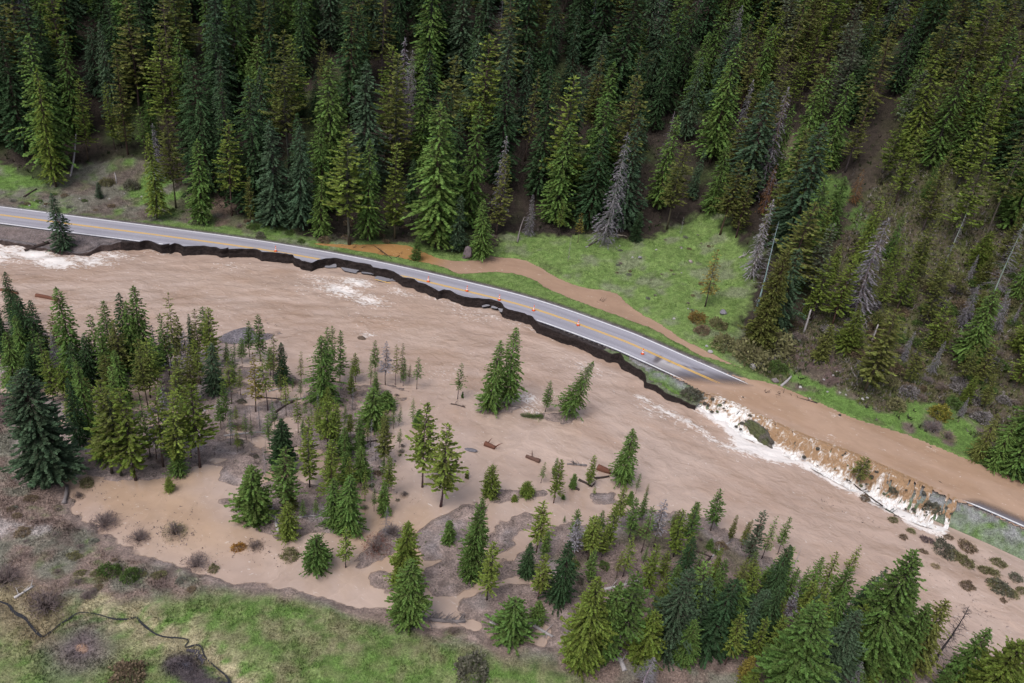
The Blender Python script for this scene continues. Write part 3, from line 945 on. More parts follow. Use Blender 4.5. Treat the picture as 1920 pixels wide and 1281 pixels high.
for k_ in range(NR):
    v_ = k_ / (NR - 1)
    rough = (fbm(sw * 1.1 + 3 * k_, np.full(len(sw), k_ * 1.3), 221, 3) - 0.5)
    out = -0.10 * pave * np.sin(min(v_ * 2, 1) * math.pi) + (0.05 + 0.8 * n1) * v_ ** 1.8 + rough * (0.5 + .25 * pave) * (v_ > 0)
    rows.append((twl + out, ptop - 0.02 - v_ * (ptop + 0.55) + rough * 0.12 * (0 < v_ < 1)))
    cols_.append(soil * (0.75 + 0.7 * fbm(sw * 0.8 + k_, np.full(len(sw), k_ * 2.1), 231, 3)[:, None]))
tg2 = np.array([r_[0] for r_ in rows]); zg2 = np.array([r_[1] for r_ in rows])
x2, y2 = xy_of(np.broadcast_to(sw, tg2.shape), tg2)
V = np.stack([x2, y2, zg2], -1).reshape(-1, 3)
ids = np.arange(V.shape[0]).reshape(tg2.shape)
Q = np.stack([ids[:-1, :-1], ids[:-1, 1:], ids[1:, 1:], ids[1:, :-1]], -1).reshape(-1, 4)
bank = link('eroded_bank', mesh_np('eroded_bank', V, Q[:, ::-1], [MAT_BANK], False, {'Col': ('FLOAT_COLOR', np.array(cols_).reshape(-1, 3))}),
            kind='structure', label='dark raw soil bank with painted overhang shade, cut by the river under the road', cat='bank')

# ------------------------------------------------------------------ cascade off the road
CREST = [(1312, 733), (1340, 742), (1387, 762), (1446, 791), (1508, 818), (1550, 834), (1592, 850), (1654, 877), (1720, 907), (1795, 940)]
TOEC = [(1298, 755), (1330, 779), (1372, 804), (1405, 822), (1445, 838), (1485, 858), (1532, 880), (1592, 912), (1655, 944), (1705, 970), (1775, 995)]
CA, _ = catmull(W(CREST, ZF), 0.2); CB, _ = catmull(W(TOEC, 0.0), 0.2)
NU, NV = 900, 48
def res(P, n):
    L = np.r_[0, np.cumsum(np.linalg.norm(np.diff(P, axis=0), axis=1))]
    t = np.linspace(0, L[-1], n)
    return np.stack([np.interp(t, L, P[:, 0]), np.interp(t, L, P[:, 1])], -1), t
CRA, ua = res(CA, NU); CRB, ub = res(CB, NU)
vv = np.linspace(-0.16, 1.15, NV)
UU, VVg = np.meshgrid(ua, vv, indexing='ij')
px_ = CRA[:, None] * (1 - vv[None, :, None]) + CRB[:, None] * vv[None, :, None]
prof = np.where(VVg < 0, 0, np.clip(VVg, 0, 1))
zc = ZF + 0.012 + (0.0 - ZF) * (0.55 * prof ** 0.8 + 0.45 * smooth(0.0, 1.0, prof))
stp = fbm(UU * 0.6, VVg * 3.0, 241, 4) - 0.5
fine = fbm(UU * 1.7, VVg * 7, 251, 3) - 0.5
en = np.sin(np.clip(VVg, 0, 1) * math.pi) ** 0.6
lump = fbm(UU * 3.2, VVg * 11, 255, 2) - 0.5
zc = zc + en * (0.9 * stp + 0.6 * fine + 0.35 * lump) + np.where(VVg > 0.9, 0.25 * (fine + 0.15), 0) 
px_ = px_ + (np.stack([fbm(UU * .8, VVg * 4, 261, 2), fbm(UU * .8, VVg * 4, 271, 2)], -1) - 0.5) * 0.5 * en[..., None]
ufr = UU / ua[-1]
cf = 0.06 + 0.72 * smooth(0.5, 1.0, VVg) + 0.3 * smooth(0.0, 0.3, stp) - 0.18 * (1 - smooth(0.0, 0.2, VVg))
cf = cf + 0.45 * np.exp(-((ufr - 0.17) / 0.10) ** 2) - 0.02 * np.exp(-((ufr - 0.5) / 0.15) ** 2)
V = np.stack([px_[..., 0], px_[..., 1], zc], -1).reshape(-1, 3)
ids = np.arange(NU * NV).reshape(NU, NV)
thin = 0.62 * smooth(0.72, 0.97, ufr) + 0.25 * (1 - smooth(0.0, 0.14, ufr)) + 0.0
hole = fbm(UU * 2.6, VVg * 3.0, 281, 3)
keep = (hole > (0.2 + thin * 0.5)) | (VVg > 1.0)
hump_u = 0.4 * np.exp(-((ufr - 0.235) / 0.028) ** 2) * smooth(0.25, 0.45, VVg) * (1 - smooth(1.0, 1.1, VVg))
keep &= hump_u < 0.45
kc = keep[:-1, :-1]
Q = np.stack([ids[:-1, :-1], ids[1:, :-1], ids[1:, 1:], ids[:-1, 1:]], -1)[kc].reshape(-1, 4)
me = mesh_np('cascade', V, Q, [MAT_CASC], True, {'flow': ('FLOAT_VECTOR', np.stack([UU, VVg * 4, 0 * UU], -1).reshape(-1, 3)), 'foam': ('FLOAT', cf)})
link('cascade', me, kind='structure', label='white and tan cascade pouring off the road edge into the river', cat='cascade')


# ------------------------------------------------------------------ plants: mesh library (unit height)
class Acc:
    def __init__(self):
        self.v = []; self.q = []; self.t = []; self.a = []; self.n = 0
    def kites(self, B, Dr, Sd, L, Wd, fold, rv_):
        """leaf-like kites: base B, direction Dr, side Sd"""
        n = len(B)
        mid = B + Dr * (L * 0.5)[:, None]
        dn = np.zeros((n, 3)); dn[:, 2] = -1
        P = np.stack([B, mid + Sd * Wd[:, None] + dn * (fold * L)[:, None], B + Dr * L[:, None] + dn * (fold * L * 0.9)[:, None],
                      mid - Sd * Wd[:, None] + dn * (fold * L)[:, None]], 1).reshape(-1, 3)
        i = self.n + 4 * np.arange(n)
        self.v.append(P); self.a.append(np.repeat(rv_, 4))
        self.t.append(np.stack([i, i + 1, i + 2], -1)); self.t.append(np.stack([i, i + 2, i + 3], -1))
        self.n += 4 * n
    def tube(self, P, r, sides=6, val=0.5):
        P = np.asarray(P, float); r = np.asarray(r, float)
        n = len(P)
        T = np.gradient(P, axis=0)
        T /= np.linalg.norm(T, axis=1)[:, None] + 1e-9
        up = np.where(np.abs(T[:, 2:3]) > 0.9, np.array([[1., 0, 0]]), np.array([[0, 0, 1.]]))
        A = np.cross(T, up); A /= np.linalg.norm(A, axis=1)[:, None] + 1e-9
        Bv = np.cross(T, A)
        th = np.arange(sides) / sides * 2 * np.pi
        ring = P[:, None] + r[:, None, None] * (A[:, None] * np.cos(th)[None, :, None] + Bv[:, None] * np.sin(th)[None, :, None])
        self.v.append(ring.reshape(-1, 3)); self.a.append(np.full(n * sides, val))
        i = self.n + np.arange(n * sides).reshape(n, sides)
        j = np.roll(i, -1, 1)
        self.q.append(np.stack([i[:-1], j[:-1], j[1:], i[1:]], -1).reshape(-1, 4))
        c0 = i[0][::-1]; c1 = i[-1]
        for c in (c0, c1):
            for k in range(1, sides - 1):
                self.t.append(np.array([[c[0], c[k], c[k + 1]]]))
        self.n += n * sides
    def mesh(self, name, mats, smooth_=False):
        V = np.vstack(self.v)
        f = []
        if self.q: f.append(np.vstack(self.q))
        if self.t: f.append(np.vstack(self.t))
        return mesh_np(name, V, f, mats, smooth_, {'v': ('FLOAT', np.concatenate(self.a))})

def conifer(seed, cb=0.06, rad=0.12, lev=46, per=7.5, droop=0.25, shape=0.85, ragged=0.25, sl=0.034, sw_=0.30, spr=6, limb=True, lean=0.0, gaps=0.0, tw=0.0085, up=-.15, dome=False):
    r_ = np.random.default_rng(seed)
    fo, tk = Acc(), Acc()
    zs = np.linspace(0, 1, 9)
    bend = lean * zs ** 1.6
    ph = r_.uniform(0, 6.28)
    wx = 0.006 * np.sin(zs * 5 + ph); wy = 0.006 * np.sin(zs * 4 + 2 * ph)
    TP = np.stack([bend + wx - wx[0], wy - wy[0], zs * 0.985], -1)
    tk.tube(TP, tw * (1 - 0.93 * zs) * np.where(zs < 0.02, 1.3, 1), 7)
    fB, fD, fS, fL, fW, fF, fV = [], [], [], [], [], [], []
    sect = r_.uniform(0.62, 1.22, (14, 9))
    for i in range(lev):
        u = (i + r_.uniform(-.4, .4)) / lev
        u = min(max(u, 0.0), 0.995)
        h = cb + (0.99 - cb) * u
        prof = (1 - u) ** shape * (1 - 0.35 * max(0, 0.10 - u) / 0.10)
        if dome: prof = (1 - u ** 2.5) ** 0.85 * (0.68 + 0.32 * min(1, u / .18))
        Rl = rad * prof * r_.uniform(1 - ragged, 1 + ragged * 0.6) + 0.008
        nb = max(3, int(per * (0.55 + 0.6 * prof) + r_.uniform(-1, 1)))
        a0 = r_.uniform(0, 6.28)
        cc0 = np.array([np.interp(h, zs, TP[:, 0]), np.interp(h, zs, TP[:, 1]), h])
        for b in range(nb):
            if r_.random() < gaps:
                continue
            a = a0 + b * 6.283 / nb + r_.uniform(-.35, .35)
            Rb = Rl * r_.uniform(0.7, 1.12) * sect[int(u * 14), int(((a + u * 2) % 6.283) / 6.283 * 9) % 9]
            dr = np.array([math.cos(a), math.sin(a), 0])
            c0 = cc0 + np.array([0, 0, r_.uniform(-1, 1) * (1.1 if dome else .6) / lev])
            dz = -droop * Rb * r_.uniform(0.5, 1.3) + (0.30 * Rb if u > 0.75 else 0)
            tip = c0 + dr * Rb + np.array([0, 0, dz])
            if limb and Rb > 0.03:
                tk.tube([c0, c0 * 0.5 + tip * 0.5 + np.array([0, 0, 0.004]), tip * 0.9 + c0 * 0.1], [0.0018, 0.0013, 0.0006], 3)
            n = max(2, int(spr * (0.35 + Rb / rad) + r_.uniform(0, 1)))
            uu = r_.uniform(0.18, 1.0, n) ** 0.75
            uu[0] = 0.97
            sag = 0.25 * droop * Rb
            B = c0 + (tip - c0) * uu[:, None]
            B[:, 2] += sag * np.sin(uu * 3.14)
            sd_a = r_.uniform(-1.0, 1.0, n) * ((1.7 - 0.6 * uu) if dome else (1.15 - 0.6 * uu))
            ca, sa_ = np.cos(a + sd_a), np.sin(a + sd_a)
            Dv = np.stack([ca, sa_, r_.uniform(-0.4, 0.4, n) * (1.8 if dome else 1) + up], -1)
            Dv /= np.linalg.norm(Dv, axis=1)[:, None]
            roll = r_.uniform(-0.7, 0.7, n)
            S = np.stack([-sa_ * np.cos(roll), ca * np.cos(roll), np.sin(roll)], -1)
            ll = sl * r_.uniform(0.6, 1.25, n) * (0.55 + 0.6 * prof)
            fB.append(B - Dv * (ll * 0.35)[:, None]); fD.append(Dv); fS.append(S); fL.append(ll); fW.append(ll * sw_ * r_.uniform(.7, 1.3, n))
            fF.append(r_.uniform(0.0, 0.35, n)); fV.append(np.clip(r_.uniform(0, 1) + r_.uniform(-.15, .15, n), 0, 1))
    # leader
    n = 5
    B = np.tile(TP[-1] - np.array([0, 0, 0.03]), (n, 1)); a = r_.uniform(0, 6.28, n)
    Dv = np.stack([0.25 * np.cos(a), 0.25 * np.sin(a), np.ones(n)], -1); Dv /= np.linalg.norm(Dv, axis=1)[:, None]
    fB.append(B); fD.append(Dv); fS.append(np.stack([-np.sin(a), np.cos(a), 0 * a], -1)); fL.append(np.full(n, 0.045)); fW.append(np.full(n, 0.006)); fF.append(np.zeros(n)); fV.append(r_.uniform(0, 1, n))
    fo.kites(np.vstack(fB), np.vstack(fD), np.vstack(fS), np.concatenate(fL), np.concatenate(fW), np.concatenate(fF), np.concatenate(fV))
    return tk.mesh('trunk', [MAT_BARK], True), fo.mesh('crown', [MAT_NEEDLE])

def snag(seed, nb=70, rad=0.10, cb=0.12, droop=0.5, tw=0.0085, twig=3, thick=0.0016):
    """standing dead tree: bare trunk and bare branches"""
    r_ = np.random.default_rng(seed)
    tk, br = Acc(), Acc()
    zs = np.linspace(0, 1, 8)
    wx = 0.01 * np.sin(zs * 4 + seed); wx -= wx[0]
    TP = np.stack([wx, 0.5 * wx, zs], -1)
    tk.tube(TP, tw * (1 - 0.9 * zs), 7)
    for i in range(nb):
        u = r_.random() ** 0.85
        h = cb + (0.97 - cb) * u
        L = rad * (1 - u) ** 0.7 * r_.uniform(0.35, 1.15) + 0.012
        a = r_.uniform(0, 6.28)
        c0 = np.array([np.interp(h, zs, TP[:, 0]), 0.5 * np.interp(h, zs, TP[:, 0]), h])
        d = np.array([math.cos(a), math.sin(a), 0])
        dz = -droop * L * r_.uniform(0, 1.4) + 0.15 * L
        m1 = c0 + d * L * 0.5 + np.array([0, 0, dz * 0.25]); e = c0 + d * L + np.array([0, 0, dz])
        br.tube([c0, m1, e], [thick, thick * 0.8, thick * 0.35], 3)
        for k in range(twig):
            q = c0 + (e - c0) * r_.uniform(0.3, 0.95)
            a2 = a + r_.choice([-1, 1]) * r_.uniform(0.4, 1.1)
            l2 = L * r_.uniform(0.2, 0.5)
            br.tube([q, q + np.array([math.cos(a2) * l2, math.sin(a2) * l2, -l2 * r_.uniform(0, .6)])], [thick * 0.55, thick * 0.25], 3)
    return tk.mesh('trunk', [MAT_BARK], True), br.mesh('crown', [MAT_BARK])

def bush(seed, n=1000, stems=9, flat_=0.8, sl=0.15, bare=False):
    """unit-radius shrub"""
    r_ = np.random.default_rng(seed)
    fo, tk = Acc(), Acc()
    lob = r_.uniform(0.65, 1.15, 9)
    if bare: stems = 70
    for k in range(stems):
        a = r_.uniform(0, 6.28); el = r_.uniform(0.35, 1.45)
        rr = lob[int(a / 6.2832 * 9) % 9] * r_.uniform(.75, 1.05)
        e = np.array([math.cos(a) * math.cos(el), math.sin(a) * math.cos(el), math.sin(el) * flat_ * 1.1]) * rr
        s0 = np.array([math.cos(a), math.sin(a), 0]) * 0.12
        tk.tube([s0, s0 * .5 + e * 0.5 + np.array([0, 0, .08]), e], [.022, .016, .006], 3)
        if bare:
            for j in range(3):
                q = s0 + (e - s0) * r_.uniform(.45, .9)
                w_ = q + r_.normal(0, .16, 3) + np.array([0, 0, .1])
                tk.tube([q, w_], [.011, .005], 3)
    a = r_.uniform(0, 6.28, n); el = np.arcsin(r_.uniform(0.02, 1, n)); rr = r_.uniform(.45, 1.0, n) ** .6 * lob[(a / 6.2832 * 9).astype(int) % 9] * (0.9 + .2 * r_.random(n))
    B = np.stack([np.cos(a) * np.cos(el) * rr, np.sin(a) * np.cos(el) * rr, np.sin(el) * rr * flat_], -1)
    Dv = B / (np.linalg.norm(B, axis=1)[:, None] + 1e-6) + r_.normal(0, .5, (n, 3)); Dv /= np.linalg.norm(Dv, axis=1)[:, None]
    S = np.cross(Dv, r_.normal(0, 1, (n, 3))); S /= np.linalg.norm(S, axis=1)[:, None]
    L = sl * r_.uniform(.6, 1.3, n)
    cl = (vnoise(B[:, 0] * 3 + 9, B[:, 1] * 3 + 9, seed) + r_.uniform(-.2, .2, n)).clip(0, 1)
    if not bare:
        fo.kites(B, Dv, S, L, L * .38, r_.uniform(0, .3, n), cl)
    else:
        fo.kites(B, Dv, S, L * 1.2, L * .07, r_.uniform(0, .1, n), cl)
    return tk.mesh('stems', [MAT_BARK], False), fo.mesh('foliage', [MAT_NEEDLE])

LIB = {
 'spruce': [conifer(100 + i, cb=.03 + .03 * (i % 3), rad=.14 + .012 * (i % 4), lev=60, per=9, droop=.30, shape=.58, ragged=.32, sl=.021, sw_=.36, spr=17) for i in range(6)],
 'spire':  [conifer(150 + i, cb=.07, rad=.10 + .008 * i, lev=60, per=7.5, droop=.45, shape=.56, ragged=.33, sl=.023, spr=12) for i in range(4)],
 'pine':   [conifer(200 + i, cb=.16 + .07 * (i % 3), rad=.125 + .012 * (i % 3), lev=38, per=7, droop=-.08, shape=.5, ragged=.42, sl=.024, sw_=.4, spr=13, gaps=.16, up=.12) for i in range(6)],
 'thin':   [conifer(250 + i, cb=.26 + .07 * (i % 3), rad=.105 + .012 * (i % 3), lev=28, per=5.6, droop=.12, shape=.52, ragged=.45, sl=.025, spr=9, gaps=.16, tw=.0075, up=0) for i in range(5)],
 'bushy':  [conifer(300 + i, cb=.02, rad=.175 + .012 * i, lev=70, per=13, droop=.06, shape=.48, ragged=.30, sl=.018, sw_=.45, spr=34, tw=.012, up=.2, dome=True) for i in range(4)],
 'young':  [conifer(350 + i, cb=.02, rad=.20 + .03 * i, lev=42, per=10, droop=.02, shape=.52, ragged=.28, sl=.031, sw_=.4, spr=22, tw=.012, up=.15, dome=(i % 2 == 1)) for i in range(4)],
 'grey':   [conifer(400 + i, cb=.06, rad=.10 + .012 * i, lev=46, per=7, droop=.7, shape=.6, ragged=.4, sl=.032, sw_=.10, spr=9, gaps=.12) for i in range(3)],
 'snag':   [snag(450 + i, nb=70 + 20 * i, rad=.09 + .015 * i) for i in range(4)],
}
SHRUB = [bush(500 + i) for i in range(4)]
BARE = [bush(550 + i, n=700, bare=True) for i in range(3)]

# tint per kind (linear albedo)
TINT = {
 'dark': ((.043, .086, .037), (.063, .114, .045)),
 'blue': ((.066, .116, .064), (.094, .145, .081)),
 'mid': ((.106, .183, .047), (.153, .242, .061)),
 'pine': ((.155, .213, .039), (.213, .270, .057)),
 'olive': ((.138, .158, .041), (.194, .211, .060)),
 'gold': ((.220, .190, .040), (.270, .220, .060)),
 'rust': ((.190, .095, .040), (.250, .130, .055)),
 'grey': ((.210, .195, .220), (.330, .310, .340)),
 'pale': ((.121, .154, .099), (.160, .193, .121)),
}
BARKC = {'live': (.10, .075, .065), 'grey': (.22, .20, .205), 'white': (.36, .34, .345)}
def tint(k):
    a, b = TINT[k]; u = random.random(); j = random.uniform(.9, 1.1)
    return tuple(min(1, (p + (q - p) * u) * j) for p, q in zip(a, b)) + (1,)

PLANTED = []
def plant(name, kind, tintk, base, h, wf=1.0, label='', cat='tree', group=None, lean=None, var=None, bark='live', sink=0.15):
    lib = LIB[kind]
    tm, cm_ = lib[(random.randrange(len(lib)) if var is None else var) % len(lib)]
    root = bpy.data.objects.new(name, None)
    root.empty_display_size = 0.5
    COL.objects.link(root)
    root.location = (base[0], base[1], base[2] - sink)
    rz_ = random.uniform(0, 6.28)
    if lean:
        root.rotation_euler = (Matrix.Rotation(lean[0], 4, Vector((math.cos(lean[1] + math.pi / 2), math.sin(lean[1] + math.pi / 2), 0))) @ Matrix.Rotation(rz_, 4, 'Z')).to_euler()
    else:
        root.rotation_euler = (random.gauss(0, .018), random.gauss(0, .018), rz_)
    root.scale = (h * wf, h * wf, h)
    root['label'] = label; root['category'] = cat
    if group: root['group'] = group
    t = bpy.data.objects.new('trunk', tm); t.parent = root; t.color = (*[c * random.uniform(.8, 1.2) for c in BARKC[bark]], 1); COL.objects.link(t)
    c = bpy.data.objects.new('crown', cm_); c.parent = root; c.color = tint(tintk); COL.objects.link(c)
    PLANTED.append((base[0], base[1], h * wf))
    return root

def height_for(base, ty):
    c0 = (np.asarray(base) - CAM) @ R
    u = np.array([0, 0, 1.0]) @ R
    k = (CY - ty) / F
    return -(c0[1] + k * c0[2]) / (u[1] + k * u[2])

NICE = {'spruce': 'spruce_tree', 'spire': 'spruce_tree', 'pine': 'pine_tree', 'thin': 'slender_pine', 'bushy': 'fir_tree', 'young': 'young_conifer', 'grey': 'dead_tree', 'snag': 'dead_tree'}
LOOK = {('spruce', 'dark'): 'dark green spruce', ('spruce', 'blue'): 'bluish green spruce', ('spruce', 'mid'): 'mid green full spruce', ('spruce', 'olive'): 'olive green full spruce',
        ('spire', 'dark'): 'dark green slender spruce', ('spire', 'blue'): 'bluish green slender spruce', ('spire', 'mid'): 'mid green slender spruce', ('spire', 'pine'): 'yellow-green slender conifer',
        ('pine', 'pine'): 'yellow-green lodgepole-type pine', ('pine', 'mid'): 'mid green pine', ('pine', 'olive'): 'olive green pine', ('pine', 'gold'): 'yellowing pine', ('pine', 'pale'): 'pale grey-green pine',
        ('thin', 'pine'): 'thin yellow-green pine with bare lower trunk', ('thin', 'mid'): 'thin mid green pine with bare lower trunk', ('thin', 'olive'): 'thin olive pine with bare lower trunk',
        ('thin', 'gold'): 'thin golden pine with bare lower trunk', ('thin', 'grey'): 'thin greying pine with bare lower trunk', ('thin', 'pale'): 'thin pale green pine with bare lower trunk',
        ('bushy', 'blue'): 'big broad blue-green fir', ('bushy', 'dark'): 'big broad dark fir', ('bushy', 'mid'): 'big broad mid green fir', ('bushy', 'pine'): 'big broad yellow-green conifer', ('bushy', 'olive'): 'big broad olive conifer',
        ('young', 'mid'): 'young bushy green conifer', ('young', 'pine'): 'young bushy yellow-green conifer', ('young', 'blue'): 'young bushy blue-green conifer', ('young', 'olive'): 'young bushy olive conifer', ('young', 'dark'): 'young bushy dark conifer', ('young', 'gold'): 'young yellowing conifer',
        ('grey', 'grey'): 'dead conifer with fine grey twigs', ('grey', 'rust'): 'dying rust-brown conifer', ('snag', 'grey'): 'bare grey dead conifer', ('spire', 'rust'): 'dying rust-brown conifer'}

def trees(ox, oy, sc, place, group, rows):
    for r_ in rows:
        bx, by, ty, kind, tk = r_[:5]
        wf = (r_[5] if len(r_) > 5 else 1.0) * (1.12 if kind in ('pine', 'thin', 'spruce') else 1.27 if kind == 'bushy' else 1.0)
        lab = r_[6] if len(r_) > 6 else None
        lean = r_[7] if len(r_) > 7 else None
        px, py, tp = ox + bx / sc, oy + by / sc, oy + ty / sc
        if py > 1281:
            b = flat(px, py, 0.5); b = np.array([b[0], b[1], float(hz(b[0], b[1]))])
        else:
            b = ground(px, py)
        h = float(height_for(b, tp)) * 1.02
        h = max(0.8, min(h, 38))
        own = lab is not None
        plant(NICE[kind], kind, tk, b, h, wf, lab or (LOOK[(kind, tk)] + ' ' + place), 'tree', None if own else group + ': ' + LOOK[(kind, tk)],
              lean, None, 'white' if kind == 'snag' else ('grey' if kind == 'grey' else 'live'))

S_, P_, T_, B_, Y_, G_, D_, I_ = 'spruce', 'pine', 'thin', 'bushy', 'young', 'grey', 'snag', 'spire'
# --- island by the upper bend, left
trees(0, 420, 2.98, 'on the flooded island upstream', 'trees on the upstream island', [
 (95, 560, 265, S_, 'dark'), (15, 700, 380, S_, 'dark', 1.2), (150, 730, 385, S_, 'dark'), (100, 950, 600, S_, 'mid', 1.1), (185, 760, 395, S_, 'dark', 1.2),
 (250, 760, 420, S_, 'dark'), (150, 800, 505, S_, 'mid'), (215, 880, 655, S_, 'dark', 1.6), (425, 880, 360, S_, 'mid', 1.1), (435, 960, 660, S_, 'dark', 1.1), (300, 990, 705, P_, 'pine', 1.1),
 (372, 990, 770, P_, 'pine', 1.2), (515, 900, 610, S_, 'dark', 1.1), (560, 880, 510, P_, 'mid', 1.0), (640, 800, 430, S_, 'mid'), (725, 810, 370, S_, 'dark', .9),
 (805, 830, 345, S_, 'mid', 1.0), (760, 850, 440, S_, 'mid'), (690, 880, 540, P_, 'olive', 1.2), (840, 970, 640, P_, 'pine', 1.2), (625, 1000, 735, P_, 'olive', 1.3), (785, 990, 760, T_, 'mid', 1.2),
 (985, 840, 385, T_, 'olive', .9), (950, 850, 505, P_, 'mid', .8), (1020, 800, 505, P_, 'olive', .9), (1078, 740, 495, I_, 'dark'), (1115, 770, 480, P_, 'olive', .8), (1155, 720, 460, P_, 'mid', 1.1),
 (1120, 890, 640, P_, 'pine', 1.0), (1205, 950, 665, S_, 'blue', 1.2), (915, 790, 600, I_, 'dark', 1.2), (995, 960, 785, T_, 'olive', 1.3), (40, 780, 520, S_, 'dark'), (330, 820, 600, G_, 'grey', 1.2), (880, 800, 560, T_, 'grey', 1.2), (960, 800, 560, T_, 'grey'), (1050, 850, 600, T_, 'grey')])
trees(0, 640, 4.571, 'along the inner edge of the upstream island', 'trees on the inner island edge', [
 (640, 740, 430, P_, 'pine', 1.3), (690, 890, 310, S_, 'dark', .8), (800, 690, 315, T_, 'olive', 1.3), (960, 1130, 350, P_, 'pine', 1.2), (1165, 1190, 395, P_, 'pine', 1.25), (880, 1010, 640, S_, 'mid', 1.2),
 (1040, 1150, 420, P_, 'olive', 1.2), (1290, 985, 460, T_, 'mid', 1.1), (1400, 1075, 380, T_, 'pine', 1.1), (1560, 960, 190, T_, 'pine', .9), (1545, 1140, 440, P_, 'pine', 1.0), (1480, 1080, 640, P_, 'mid', 1.0), (1715, 1080, 370, P_, 'pine', 1.25),
 (1640, 1000, 500, T_, 'mid', 1.0), (1535, 1140, 880, Y_, 'mid', 1.1), (1455, 1285, 1150, Y_, 'pine', 1.0), (1340, 1010, 560, T_, 'grey', 1.0), (1440, 940, 400, T_, 'grey', .9),
 (445, 1175, 250, B_, 'blue', 1.05, 'huge broad blue-green fir at the corner of the muddy backwater')])
# --- middle of the island
trees(420, 580, 4.8, 'on the mud flats mid-river', 'pines on the mud flats', [
 (230, 430, 95, P_, 'mid', .9), (325, 470, 45, P_, 'mid', 1.0), (165, 490, 255, P_, 'mid', 1.1), (25, 500, 290, P_, 'mid', 1.0), (95, 480, 300, T_, 'mid', 1.0), (440, 690, 230, T_, 'olive', .9), (525, 665, 300, S_, 'dark', 1.15),
 (70, 850, 440, T_, 'pine', 1.1), (285, 920, 385, T_, 'gold', 1.1), (395, 910, 410, T_, 'pine', 1.1), (620, 740, 600, T_, 'mid', .9), (895, 830, 240, S_, 'mid', 1.25), (938, 620, 140, P_, 'mid', .7), (982, 560, 150, P_, 'mid', .7),
 (1042, 660, 190, P_, 'mid', .8), (1145, 800, 520, P_, 'pine', 1.0), (1185, 660, 395, P_, 'pine', 1.1), (1320, 680, 420, T_, 'mid', .9), (1357, 575, 285, P_, 'mid', 1.0), (1452, 680, 290, T_, 'grey', 1.1), (1540, 680, 310, T_, 'olive', .8),
 (1590, 660, 300, T_, 'olive', .7), (1612, 690, 440, P_, 'mid', .9), (1665, 655, 490, T_, 'olive', .9), (1735, 720, 435, T_, 'mid', 1.2), (1365, 780, 560, P_, 'mid', 1.2), (1455, 890, 730, Y_, 'mid', 1.9), (1320, 950, 765, T_, 'mid', 1.3),
 (780, 880, 690, T_, 'mid', 1.0), (668, 1110, 760, T_, 'pine', 1.0), (730, 1000, 820, T_, 'mid', 1.0), (790, 1005, 870, T_, 'mid', 1.1), (885, 905, 740, P_, 'pine', 1.0), (1090, 1025, 850, T_, 'mid', 1.1), (1020, 930, 810, T_, 'mid', 1.2),
 (75, 1170, 875, T_, 'mid', .9), (200, 1175, 945, T_, 'mid', 1.0), (250, 1180, 1000, T_, 'mid', 1.0), (525, 1440, 980, B_, 'dark', 1.0), (770, 1600, 970, P_, 'pine', .95), (930, 1260, 800, P_, 'pine', 1.1), (1000, 1270, 860, P_, 'pine', 1.0),
 (1088, 1450, 1000, T_, 'mid', .8), (1222, 1055, 930, T_, 'mid', 1.1), (1292, 1175, 1020, T_, 'pine', 1.1), (1212, 1400, 1120, T_, 'mid', .9), (1440, 1400, 900, P_, 'olive', 1.0), (1525, 1075, 880, T_, 'mid', .9), (1570, 1050, 870, T_, 'mid', 1.0),
 (1575, 1245, 1070, T_, 'mid', 1.1), (1700, 1025, 800, T_, 'mid', 1.1), (1745, 1065, 890, Y_, 'mid', 1.3), (1785, 1600, 840, P_, 'pine', 1.0)])
trees(420, 780, 4.8, 'by the backwater channels', 'conifers by the backwater', [
 (280, 950, 440, Y_, 'mid', 1.15), (560, 900, 290, P_, 'mid', 1.2), (370, 545, 270, D_, 'grey', .9), (500, 720, 540, D_, 'grey', 1.2), (575, 1100, 780, Y_, 'pine', .9), (710, 920, 740, T_, 'mid', 1.3), (825, 900, 740, T_, 'mid', 1.3),
 (960, 820, 220, P_, 'pine', .95), (1010, 990, 570, S_, 'mid', 1.3), (1130, 1040, 520, S_, 'mid', 1.35), (1095, 1365, 990, T_, 'pine', 1.4), (830, 1375, 1060, Y_, 'mid', 1.2), (1440, 880, 590, Y_, 'mid', 1.0), (1470, 725, 360, P_, 'pine', 1.0),
 (1268, 770, 470, T_, 'pine', .8), (1330, 645, 465, D_, 'grey', .8), (1350, 860, 640, T_, 'mid', .8), (1450, 1095, 810, D_, 'grey', 1.3), (590, 830, 640, Y_, 'olive', 1.3)])
